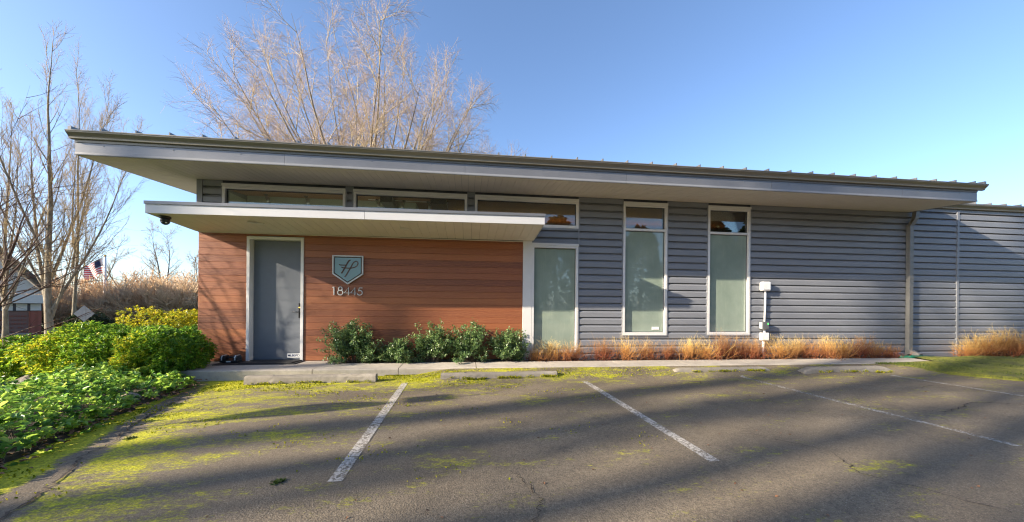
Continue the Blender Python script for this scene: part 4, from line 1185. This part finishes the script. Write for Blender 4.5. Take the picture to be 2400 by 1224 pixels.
for s_ in (51, 52, 53, 54):
    V, Q, R, lp = tuft_meshes(s_)
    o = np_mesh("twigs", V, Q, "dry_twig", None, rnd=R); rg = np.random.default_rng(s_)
    V, Q = leaves(rg, lp, rg.normal(0, 1, lp.shape), .03, .018)
    o2 = np_mesh("dead_leaves", V, Q, "dry_leaf", None, rnd=np.zeros(len(V)))
    TUFT.append((o, o2))
dry = [(6.70, .75, 1.0, "beside the white corner post"), (7.08, .85, 1.15, "under the left half of the lowest tall window"), (7.52, .9, 1.0, "at the lowest tall window's right jamb"), (8.17, 1.0, .95, "standing alone between two window bays"),
       (8.72, 1.05, .8, "thin upright one under the third window's left jamb"), (9.22, .9, 1.0, "under the third window's middle"), (9.74, .9, .85, "under the third window's right jamb"),
       (10.22, 1.0, 1.1, "between the third and fourth windows, right side"), (10.62, .95, 1.2, "below the fourth window's left jamb"), (11.02, 1.15, 1.1, "tallest under the fourth window"), (11.44, 1.1, 1.1, "under the fourth window's right half"),
       (11.82, 1.0, 1.0, "just left of the white conduit"), (12.42, 1.05, 1.1, "just right of the white conduit"), (12.85, .95, 1.1, "second to the right of the conduit"), (13.25, 1.0, 1.0, "third to the right of the conduit"),
       (13.68, 1.1, 1.1, "fourth to the right of the conduit"), (14.12, 1.0, 1.1, "fifth to the right of the conduit"), (14.55, 1.05, 1.0, "sixth to the right of the conduit"), (14.98, .85, 1.1, "second from the green pipe"), (15.38, .7, .95, "next to the green pipe's end"),
       (17.62, .85, 1.2, "leftmost of the big clump beyond the downspout"), (18.02, 1.1, 1.3, "low front one of the big clump beyond the downspout"), (18.42, 1.45, 1.3, "tallest of the big clump beyond the downspout"), (18.85, 1.35, 1.4, "second from the right frame edge beyond the downspout"), (19.3, 1.35, 1.3, "last one at the right beyond the downspout")]
rg = np.random.default_rng(60)
for i, (x, sz, sx, where) in enumerate(dry):
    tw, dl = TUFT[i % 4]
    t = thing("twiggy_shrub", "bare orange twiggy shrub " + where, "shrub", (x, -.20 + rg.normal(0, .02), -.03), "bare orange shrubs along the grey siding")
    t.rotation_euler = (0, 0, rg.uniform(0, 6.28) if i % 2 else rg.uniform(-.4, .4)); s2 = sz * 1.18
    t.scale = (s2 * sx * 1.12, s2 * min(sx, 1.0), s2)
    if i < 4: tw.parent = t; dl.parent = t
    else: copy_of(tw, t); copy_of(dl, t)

# ------------------------------------------------------------------ bare trees
def bare_tree(name, label, loc, seed, trunk, levels, mats, group=None, cat="tree", stems=None):
    """trunk: (height, radius, lean); levels: list of dict(n, t0, t1, ang, asd, len, k, wob, up, sides)"""
    rng = np.random.default_rng(seed)
    t = thing(name, label, cat, loc, group)
    if stems is None: stems = [((0, 0, -.2), (trunk[2], 0, 1))]
    b0 = np.array([s_[0] for s_ in stems], float); d0 = np.array([s_[1] for s_ in stems], float)
    N = len(b0)
    ln = trunk[0] * np.array([s_[2] if len(s_) > 2 else 1.0 for s_ in stems])
    pts, rad = grow(rng, b0, d0, ln, trunk[1] * np.array([s_[3] if len(s_) > 3 else 1.0 for s_ in stems]), 14, trunk[3] if len(trunk) > 3 else .05, trunk[4] if len(trunk) > 4 else .03, .05)
    flare = 1 + .35 * np.exp(-np.linspace(0, 1, 14) * 14); rad = rad * flare[None, :]
    cur, cr = pts, rad; parts = {"trunk": [(pts, rad, 10, 0.)]}
    total = ln.max()
    for li, L in enumerate(levels):
        p, d, tt, r = sprout(rng, cur, cr, L["n"], L["t0"], L["t1"], L["ang"], L["asd"], L.get("pw", 1.0))
        prof = L.get("prof", lambda t_: 1.0 - .55 * t_)
        ll = L["len"] * prof(tt) * rng.uniform(.65, 1.25, len(p))
        rr = np.minimum(r * L.get("rr", .55), L.get("rmax", 9)).clip(L.get("rmin", .002))
        cur, cr = grow(rng, p, d, ll, rr, L["k"], L["wob"], L["up"], L.get("taper", .25))
        parts.setdefault(L["part"], []).append((cur, cr, L["sides"], .5))
    for pn, sets in parts.items():
        V, Q, R = tubes(sets)
        o_ = np_mesh(pn, V, Q, mats[pn], t, rnd=R, smooth=(pn != "twigs"))
        if pn != "trunk": o_["kind"] = "stuff"
    return t
WARM = {"trunk": "pale_bark", "limbs": "limb_bark", "twigs": "twig_bark"}
GOLD = {"trunk": "pale_bark", "limbs": "street_limb", "twigs": "golden_twig"}
DARK = {"trunk": "dark_bark", "limbs": "dark_bark", "twigs": "golden_twig"}
RED = {"trunk": "red_bark", "limbs": "red_bark", "twigs": "red_bark"}

# the big round crown behind the roof
rg = np.random.default_rng(3); st = []
for i in range(46):
    az = i * 2.399963; tl = .96 * math.sqrt((i + .5) / 46) + rg.uniform(-.05, .05)
    st.append(((math.cos(az) * .4, math.sin(az) * .4, 2.4 + rg.uniform(-.5, 1.2)), (math.cos(az) * math.sin(tl) * (.66 if math.cos(az) < 0 else .98), math.sin(az) * math.sin(tl) * .9, math.cos(tl)), rg.uniform(.90, 1.04) * (1.0 - .25 * tl), rg.uniform(.5, 1.05)))
for i in range(12):
    az = i * .5236 + .2; tl = 1.12 + .16 * (i % 3)
    st.append(((math.cos(az) * .3, math.sin(az) * .3, 5.0 + 1.4 * (i % 3)), (math.cos(az) * math.sin(tl) * (.8 if math.cos(az) < 0 else 1), math.sin(az) * math.sin(tl) * .9, math.cos(tl)), .50 + .05 * (i % 2), .42))
st.append(((0, 0, -.4), (0, 0, 1), .5, 2.2))
bare_tree("bare_tree", "huge round-crowned bare tree rising behind the office roof", (-1.5, 18.4, -.3), 101, (17.0, .17, 0, .038, .010),
    [dict(n=12, t0=.20, t1=.99, ang=.60, asd=.18, len=4.7, k=9, wob=.06, up=.008, sides=4, part="limbs", rr=.55, rmin=.022, prof=lambda t_: 1.15 - .80 * t_),
     dict(n=10, t0=.12, t1=1.0, ang=.68, asd=.22, len=1.9, k=6, wob=.10, up=.0, sides=3, part="limbs", rr=.5, rmin=.0095),
     dict(n=8, t0=.1, t1=1.0, ang=.75, asd=.28, len=.85, k=3, wob=.12, up=.0, sides=3, part="twigs", rr=.6, rmin=.0048, taper=.6)], WARM, stems=st)

# the columnar trees at the left
def columnar(label, loc, seed, H, r, stems, n1=20, dens=1.0, lowspread=0):
    return bare_tree("bare_tree", label, loc, seed, (H, r, 0, .025, .03),
      [dict(n=int(n1 * 1.5), t0=.14, t1=.99, ang=.40, asd=.13, len=H * .18, k=9, wob=.05, up=.10, sides=4, part="limbs", rr=.34, rmax=.034, rmin=.010, prof=lambda t_: 1.25 - .80 * t_),
       dict(n=int(9 * dens), t0=.12, t1=1.0, ang=.42, asd=.16, len=H * .065, k=6, wob=.07, up=.06, sides=3, part="twigs", rr=.5, rmin=.006),
       dict(n=4, t0=.1, t1=1.0, ang=.5, asd=.2, len=H * .026, k=3, wob=.1, up=.05, sides=3, part="twigs", rr=.6, rmin=.005, taper=.5)], GOLD, "bare columnar trees along the street", stems=stems)
columnar("tallest bare tree at the left, pale trunk forking behind the hedge", (-16.5, 14.0, -1.25), 111, 16.6, .155,
    [((0, 0, -.2), (.0, 0, 1), 1.0, 1.0), ((-.05, 0, 1.7), (-.26, .1, 1), .62, .62), ((.1, 0, 2.0), (.42, .05, 1), .60, .42), ((.05, .05, 1.6), (.50, -.2, 1), .40, .30), ((0, .1, 2.6), (-.45, -.2, 1), .55, .36), ((0, 0, 3.6), (.18, .25, 1), .62, .42), ((0, 0, 4.2), (-.16, -.2, 1), .66, .42)], 18)
columnar("bare tree at the left frame edge, left of the tallest one", (-22.0, 17.2, -1.3), 112, 13.5, .12,
    [((0, 0, -.2), (.02, 0, 1), 1.0, 1.0), ((0, 0, 2.0), (.35, .1, 1), .7, .6), ((0, 0, 2.2), (-.35, .1, 1), .7, .6), ((0, 0, 3.0), (.2, -.2, 1), .75, .5)], 16)
columnar("slim bare tree just right of the tallest one, behind it", (-22.9, 21.8, -1.4), 113, 19.4, .11,
    [((0, 0, -.2), (.01, 0, 1), 1.0, 1.0), ((0, 0, 5.0), (.10, .05, 1), .55, .6), ((0, 0, 6.5), (-.10, .05, 1), .5, .55)], 18)
# small red-barked tree out to the left whose branches enter the frame
bare_tree("bare_tree", "slim red-barked tree in the ground cover just outside the left edge, nearest the camera", (-3.75, -1.45, -.45), 114, (4.8, .042, 0, .05, .02),
    [dict(n=11, t0=.10, t1=.95, ang=.7, asd=.2, len=2.4, k=9, wob=.09, up=.02, sides=5, part="limbs", rr=.5, prof=lambda t_: 1.1 - .6 * t_),
     dict(n=3, t0=.2, t1=.98, ang=.6, asd=.2, len=.85, k=6, wob=.09, up=.02, sides=4, part="twigs", rr=.55, rmin=.004),
     dict(n=2, t0=.2, t1=.98, ang=.6, asd=.2, len=.3, k=4, wob=.10, up=.02, sides=3, part="twigs", rr=.55, rmin=.0025)], RED,
    stems=[((0, 0, -.2), (.02, .02, 1), 1.0, 1.0), ((.02, 0, .9), (.45, -.05, 1), .75, .7), ((0, 0, 1.0), (.1, -.5, 1), .7, .65), ((0, 0, .8), (-.3, .3, 1), .8, .7), ((0, 0, 1.3), (.5, .25, .9), .65, .6)])
bare_tree("bare_tree", "dark red-barked branches reaching in at the left frame edge", (-4.75, .35, -.75), 117, (4.6, .05, 0, .05, .02),
    [dict(n=12, t0=.08, t1=.95, ang=.7, asd=.2, len=2.4, k=9, wob=.09, up=.02, sides=5, part="limbs", rr=.5, prof=lambda t_: 1.1 - .6 * t_),
     dict(n=3, t0=.2, t1=.98, ang=.6, asd=.2, len=.85, k=6, wob=.09, up=.02, sides=4, part="twigs", rr=.55, rmin=.004),
     dict(n=2, t0=.2, t1=.98, ang=.6, asd=.2, len=.3, k=4, wob=.10, up=.02, sides=3, part="twigs", rr=.55, rmin=.0025)], RED,
    stems=[((0, 0, -.2), (.30, .02, 1), 1.0, 1.0), ((.1, 0, .5), (.75, -.05, .8), .62, .7), ((.05, 0, .8), (.62, .12, 1), .72, .7), ((.02, 0, .9), (.45, -.05, 1), .75, .7), ((0, 0, 1.0), (.1, -.5, 1), .7, .65), ((0, 0, .8), (-.3, .3, 1), .8, .7), ((0, 0, 1.3), (.5, .25, .9), .65, .6)])
# tree at the back corner, its twigs seen between the two roofs
bare_tree("bare_tree", "bare drooping tree whose twigs show between canopy and roof at the corner", (-4.2, 9.6, -.5), 115, (6.6, .12, 0, .06, .02),
    [dict(n=10, t0=.3, t1=.98, ang=.9, asd=.2, len=2.6, k=9, wob=.09, up=-.02, sides=4, part="limbs", rr=.5),
     dict(n=8, t0=.2, t1=.98, ang=.65, asd=.2, len=.9, k=6, wob=.11, up=-.03, sides=3, part="twigs", rr=.55, rmin=.005),
     dict(n=4, t0=.2, t1=.98, ang=.65, asd=.2, len=.3, k=3, wob=.12, up=-.02, sides=3, part="twigs", rr=.55, rmin=.004)], DARK,
    stems=[((0, 0, -.2), (.25, .3, 1), 1.0, 1.0), ((.1, .1, 1.2), (-.3, .2, 1), .8, .7)])
# far trees beyond the flag
def far_tree(label, loc, seed, H, stems):
    return bare_tree("bare_tree", label, loc, seed, (H, .16, 0, .05, .02),
      [dict(n=13, t0=.25, t1=.98, ang=.55, asd=.15, len=H * .26, k=7, wob=.07, up=.03, sides=4, part="limbs", rr=.5, rmin=.018),
       dict(n=8, t0=.15, t1=1.0, ang=.6, asd=.2, len=H * .09, k=5, wob=.12, up=.02, sides=3, part="twigs", rr=.5, rmin=.014),
       dict(n=5, t0=.1, t1=1.0, ang=.7, asd=.3, len=H * .035, k=3, wob=.15, up=.01, sides=3, part="twigs", rr=.6, rmin=.012, taper=.6)], DARK, "far bare trees behind the thicket", stems=stems)
far_tree("tall twin-stemmed far tree nearest the cedar corner", (-40.2, 52.5, -1.5), 121, 14.2, [((0, 0, 0), (.0, 0, 1), 1, 1), ((0, 0, 3), (.35, 0, 1), .72, .8)])
far_tree("leaning far tree left of the twin-stemmed one", (-43.6, 52.0, -1.5), 122, 12.2, [((0, 0, 0), (-.28, 0, 1), 1, 1), ((.2, 0, 0), (.12, .1, 1), .85, .7)])
far_tree("far bare tree directly above the flagpole's right side", (-44.5, 47.0, -1.5), 123, 13.4, [((0, 0, 0), (-.12, 0, 1), 1, 1), ((0, 0, 2), (.2, .1, 1), .7, .7)])
far_tree("far bare tree behind the flag, left of the pole", (-49.5, 47.5, -1.5), 124, 11.0, [((0, 0, 0), (.1, 0, 1), 1, 1), ((0, 0, 2), (-.25, .1, 1), .8, .7)])
far_tree("small far tree half hidden by the cedar wall's edge", (-34.5, 50.5, -1.5), 125, 10.2, [((0, 0, 0), (.45, 0, 1), 1, .8), ((0, 0, 1), (.1, .1, 1), .8, .7)])

# the thicket of bare brushwood
def thicket_bush(seed):
    rng = np.random.default_rng(seed); n = 40
    a = rng.uniform(0, 2 * math.pi, n); tl = rng.uniform(.05, 1.15, n)
    pts, rad = grow(rng, np.c_[rng.normal(0, .3, (n, 2)), np.zeros(n)], np.c_[np.cos(a) * np.sin(tl), np.sin(a) * np.sin(tl), np.cos(tl)], 2.6 * rng.uniform(.75, 1.1, n), np.full(n, .03), 8, .07, .02, .3)
    sp, sd, st, sr = sprout(rng, pts, rad, 11, .25, 1.0, .5, .2)
    p2, r2 = grow(rng, sp, sd, .95 * rng.uniform(.5, 1.3, len(sp)), (sr * .6).clip(.009), 5, .10, .03, .6)
    sp, sd, st, sr = sprout(rng, p2, r2, 7, .15, 1.0, .55, .2)
    p3, r3 = grow(rng, sp, sd, .42 * rng.uniform(.5, 1.3, len(sp)), np.full(len(sp), .013), 3, .10, .03, .7)
    return tubes([(pts, rad, 4, .1), (p2, r2, 3, .4), (p3, r3, 3, rng.uniform(.5, 1, (len(p3), 1)))])
TH = [np_mesh("branches", *[a_ for a_ in thicket_bush(131)][:2], "thicket_twig", None, rnd=thicket_bush(131)[2]), np_mesh("branches", *thicket_bush(132)[:2], "thicket_twig", None, rnd=thicket_bush(132)[2])]
bushes = [(-26.0, 37.0, 1.25, "pinkish bare bush ending at the cedar wall's edge"), (-28.6, 36.4, 1.2, "rounded pale brown bush second from the cedar wall"), (-31.2, 37.5, 1.1, "bare brown bush right of the flagpole"), (-33.2, 38.8, 1.15, "bare brown bush behind the flagpole's foot"),
          (-35.0, 36.0, .95, "dark bare bush left of the flagpole"), (-36.5, 34.0, .9, "dark bare bush behind the road sign"), (-29.8, 40.5, 1.5, "taller bush behind the pale brown ones"), (-36.0, 41.0, 1.5, "taller bush behind the flag"), (-24.0, 41.0, 1.45, "tall bush mostly behind the building's corner"), (-40.0, 39.0, 1.3, "bush between the trunk and the road sign")]
rg = np.random.default_rng(7)
for i, (x, y, s_, lb) in enumerate(bushes):
    t = thing("bare_bush", lb, "bush", (x, y, -1.75), "bare brushwood beyond the street")
    t.rotation_euler = (0, 0, rg.uniform(0, 6.28)); t.scale = (s_ * 1.5, s_ * 1.5, s_ * 1.35)
    o = TH[i % 2]
    if i < 2: o.parent = t
    else: copy_of(o, t)
hedge("conifer_bush", "dark evergreen bush behind the big trunk and the road sign", (-20.6, 20.4, -.55), (1.2, .8, .9), 900, 140, "conifer_leaf", .16, .07, 2.2, group="")

# ------------------------------------------------------------------ street things at the left
sg = thing("road_sign", "back of a diamond road sign with a small plate below", "sign", (-18.95, 18.35, -1.35))
a = np.linspace(0, 2 * math.pi, 5)[:-1]
MB().prof_y([(.44 * math.cos(t_), 1.80 + .52 * math.sin(t_)) for t_ in a], -.012, .0).build("diamond_plate", "sign_back", sg)
MB().box(-.36, -.01, .82, .36, .0, 1.17).build("small_plate", "sign_back", sg)
MB().box(-.035, -.06, -.2, .035, -.0125, 2.25).build("post", "galvanised", sg)
sg.rotation_euler = (0, 0, math.radians(38))
fp = thing("flagpole", "white flagpole standing beyond the hedge", "flagpole", (-34.5, 37.3, -1.9))
MB().tube([(0, 0, -.1), (0, 0, 4.0), (0, 0, 8.15)], [.15, .13, .09], 14).build("pole", "pole_white", fp, True)
MB().tube([(0, 0, 8.15), (0, 0, 8.2), (0, 0, 8.3), (0, 0, 8.36)], [.03, .11, .11, .02], 12).build("ball", "brass", fp, True)
MB().tube([(0, 0, -.1), (0, 0, .12)], [.3, .22], 14).build("base", "galvanised", fp, True)
fl = thing("flag", "red and white striped flag with navy corner drooping from the white pole", "flag", (-34.6, 37.25, 3.6))
nu, nv = 26, 26
def fpt(u, v):
    x = -u * 1.55 - .25 * u * u; z = -v * 1.75 + .9 * 0 - u * (1.05 - .25 * v) + .10 * math.sin(u * 7)
    return (-.1 + x * (1 - .10 * v), .18 * math.sin(u * 9 + v * 2) * u ** .5, 2.55 + z * 1.0)
mb = MB()
for i in range(nu):
    for j in range(nv):
        st_ = int(j / nv * 13); mb.mat(2 if (i / nu < .4 and st_ < 7) else (0 if st_ % 2 == 0 else 1))
        mb.add([fpt(i / nu, j / nv), fpt((i + 1) / nu, j / nv), fpt((i + 1) / nu, (j + 1) / nv), fpt(i / nu, (j + 1) / nv)], [(0, 1, 2, 3)])
mb.build("cloth", ["flag_red", "flag_white", "flag_navy"], fl)

# brick building across the street
bb = thing("brick_building", "red brick building with white gable band and shingle roof across the street", "building", (-30.9, 27.8, -1.95))
bb.rotation_euler = (0, 0, math.radians(47)); bb.scale = (.5, 1, 1)
mb = MB(); mb.box(-20, 0, 0, -1.3, .3, 2.35); mb.box(-1.25, -.06, 0, 0, 12, 2.35); mb.build("wall", "red_brick", bb)
mb = MB()
for k in range(60):
    for j in range(6):
        rg_ = random.Random(k * 7 + j)
        if rg_.random() < .75: mb.box(-1.7 - k * .32 - rg_.random() * .1, -.05, .30 + j * .32, -1.55 - k * .32, -.001, .38 + j * .32)
o = mb.build("proud_bricks", "red_brick", bb); o["kind"] = "stuff"
MB().box(-20, -.08, 2.355, .05, .2, 3.0).build("band", "dark_flashing", bb)
pp = MB().box(-18.2, -.10, 2.40, -17.1, -.085, 2.96).build("panel", "white_siding", bb)
for k in range(1, 13): copy_of(pp, bb, (1.42 * k, 0, 0))
MB().box(-20, -.6, 3.005, .35, 12, 3.75).build("cornice", "white_siding", bb)
RS = .65
MB().prof_y([(-20, 3.8), (.0, 3.8), (-.1, 4.0), (-9.5, 4.0 + 9.4 * RS), (-20, 3.9)], -.3, -.1).build("gable", "white_siding", bb)
for j in range(16):
    z = 3.80 + j * .36
    MB().box(-19.0 + j * .46, -.325, z, -.25 - j * .36 / RS, -.301, z + .33).build("gable_board", "white_siding", bb)
zt = 3.95 + 10.4 * RS
MB().hexa([(-9.5, -.9, zt), (.9, -.9, 3.95), (.9, 12, 3.95), (-9.5, 12, zt), (-9.5, -.9, zt + .3), (.95, -.9, 4.22), (.95, 12, 4.22), (-9.5, 12, zt + .3)]).build("roof", "roof_shingle", bb)
MB().hexa([(-19.9, -.9, 3.95), (-9.5, -.9, zt), (-9.5, 12, zt), (-19.9, 12, 3.95), (-19.9, -.9, 4.22), (-9.5, -.9, zt + .3), (-9.5, 12, zt + .3), (-19.9, 12, 4.22)]).build("roof", "roof_shingle", bb)
pw = thing("planter_wall", "low brick planter wall before the brick building", "wall", (-29.6, 24.4, -1.85))
pw.rotation_euler = (0, 0, math.radians(40))
MB().box(-14, 0, -.2, 1.2, .5, .45).build("brickwork", "red_brick", pw)
MB().box(-14.1, -.06, .4505, 1.26, .56, .54).build("coping", "kerb_concrete", pw)
fd = thing("floodlight", "small black floodlight on the planter before the brick wall", "floodlight", (-30.6, 24.2, -1.31))
MB().tube([(0, .2, 0), (0, .2, .35)], .05, 8).build("stem", "black_metal", fd)
MB().box(-.28, .05, .35, .28, .40, .62).build("lamp_head", "black_metal", fd, bevel=.03)

# ------------------------------------------------------------------ out of view: an added shadow caster and the trees around
bp = thing("shadow_pole", "unseen slim pole added with leaf-shaped and square panels to cast their shadow", "shadow caster", (-3.61, -5.25, -.3))  # added out of view, panels shaped for the shadow on the asphalt
MB().tube([(0, 0, -.2), (0, 0, 4.05)], .016, 8).build("pole", "black_metal", bp)
sd = np.array([-SUNV.y, SUNV.x]) / math.hypot(SUNV.x, SUNV.y)
def panel(name, prof):
    mb = MB(); n = len(prof)
    vs = [(sd[0] * w_ + k * sd[1] * -.006, sd[1] * w_ + k * sd[0] * .006, z) for k in (-1, 1) for w_, z in prof]
    mb.add(vs, [(i, (i + 1) % n, (i + 1) % n + n, i + n) for i in range(n)] + [tuple(range(n))[::-1], tuple(range(n, 2 * n))])
    mb.build(name, "grey_box", bp)
panel("leaf_panel", [(-.03, 2.60), (.12, 2.76), (.24, 2.95), (.27, 3.10), (.22, 3.25), (.10, 3.40), (-.02, 3.46), (-.10, 3.36), (-.17, 3.18), (-.17, 2.95), (-.11, 2.75)])
panel("square_panel", [(-.12, 3.51), (.20, 3.51), (.20, 3.79), (-.12, 3.79)])
# tall trees toward the sun whose trunks and limbs throw the long shadows
ROW = [(1.62, 40, 34, .40, 20), (2.75, 50, 26, .14, 2), (4.2, 62, 31, .14, 15)]
for k in range(12):
    ROW.append((4.72 + .53 * k + .30 * max(0, k - 5) + [0, .08, -.07, .05][k % 4], [30, 38, 33, 42, 35][k % 5], 34 + k % 3, [.30, .25, .34, .28][k % 4] + .008 * k, 30 + k))
for i, (s_, tt, H, r, seed) in enumerate(ROW):
    n_ = np.array([.294, -.956]); d_ = np.array([.956, .294])
    p = n_ * s_ - d_ * tt
    bare_tree("bare_tree", "tall bare trunk in the row toward the sun, left of the lot", (p[0], p[1], -.6), 200 + seed, (H, r, .0, .012, .03),
       [dict(n=20, t0=.40, t1=.96, ang=.75, asd=.2, len=H * .14, k=6, wob=.08, up=.04, sides=4, part="limbs", rr=.38, rmin=.025),
        dict(n=3 if s_ < 6 else 6, t0=.2, t1=.98, ang=.65, asd=.2, len=H * .06, k=4, wob=.1, up=.03, sides=3, part="twigs", rr=.5, rmin=.014)], DARK, "tall bare trees toward the sun", stems=[((0, 0, -.3), (random.Random(seed).uniform(-.02, .02), random.Random(seed + 50).uniform(-.012, .012), 1))])
# evergreen belt behind the camera, mirrored in the window glass
def evergreen(seed, H, R):
    rng = np.random.default_rng(seed); n = 2600
    u = rng.uniform(0, 1, n) ** .8; a = rng.uniform(0, 2 * math.pi, n); rr = R * (1 - u ** 1.6) ** .6 * rng.uniform(.55, 1.05, n) * (1 + .2 * np.sin(a * 3 + u * 9))
    p = np.c_[np.cos(a) * rr, np.sin(a) * rr, .6 + u * (H - .6)]
    V, Q = leaves(rng, p, nrm(np.c_[np.cos(a), np.sin(a), rng.normal(0, .5, n)]), .62, .34, jitter=1)
    pts, rad = grow(rng, np.zeros((1, 3)), np.array([[0, 0, 1.]]), np.array([H * .9]), np.array([.25]), 8, .02, .0)
    return V, Q, np.repeat(rng.uniform(0, 1, n), 6), tubes([(pts, rad, 8, 0.)])
EG = []
for s_ in (301, 302):
    V, Q, R, (tv, tq, tr_) = evergreen(s_, 1, 1) if False else evergreen(s_, 10, 2.9)
    EG.append((np_mesh("foliage", V, Q, "conifer_leaf", None, rnd=R), np_mesh("trunk", tv, tq, "dark_bark", None, rnd=tr_)))
rg = np.random.default_rng(77)
for i, x in enumerate(np.arange(-16, 74, 4.3)):
    t = thing("evergreen_tree", "dark evergreen in the belt along the lot's far side behind the camera", "tree", (x + rg.uniform(-1, 1), -27 + rg.uniform(-2, 2), -.2), "evergreen belt behind the camera")
    k = rg.uniform(.75, 1.25); t.scale = (k * rg.uniform(.9, 1.2), k, k); t.rotation_euler = (0, 0, rg.uniform(0, 6.28))
    f_, tr2 = EG[i % 2]
    if i < 2: f_.parent = t; tr2.parent = t
    else: copy_of(f_, t); copy_of(tr2, t)
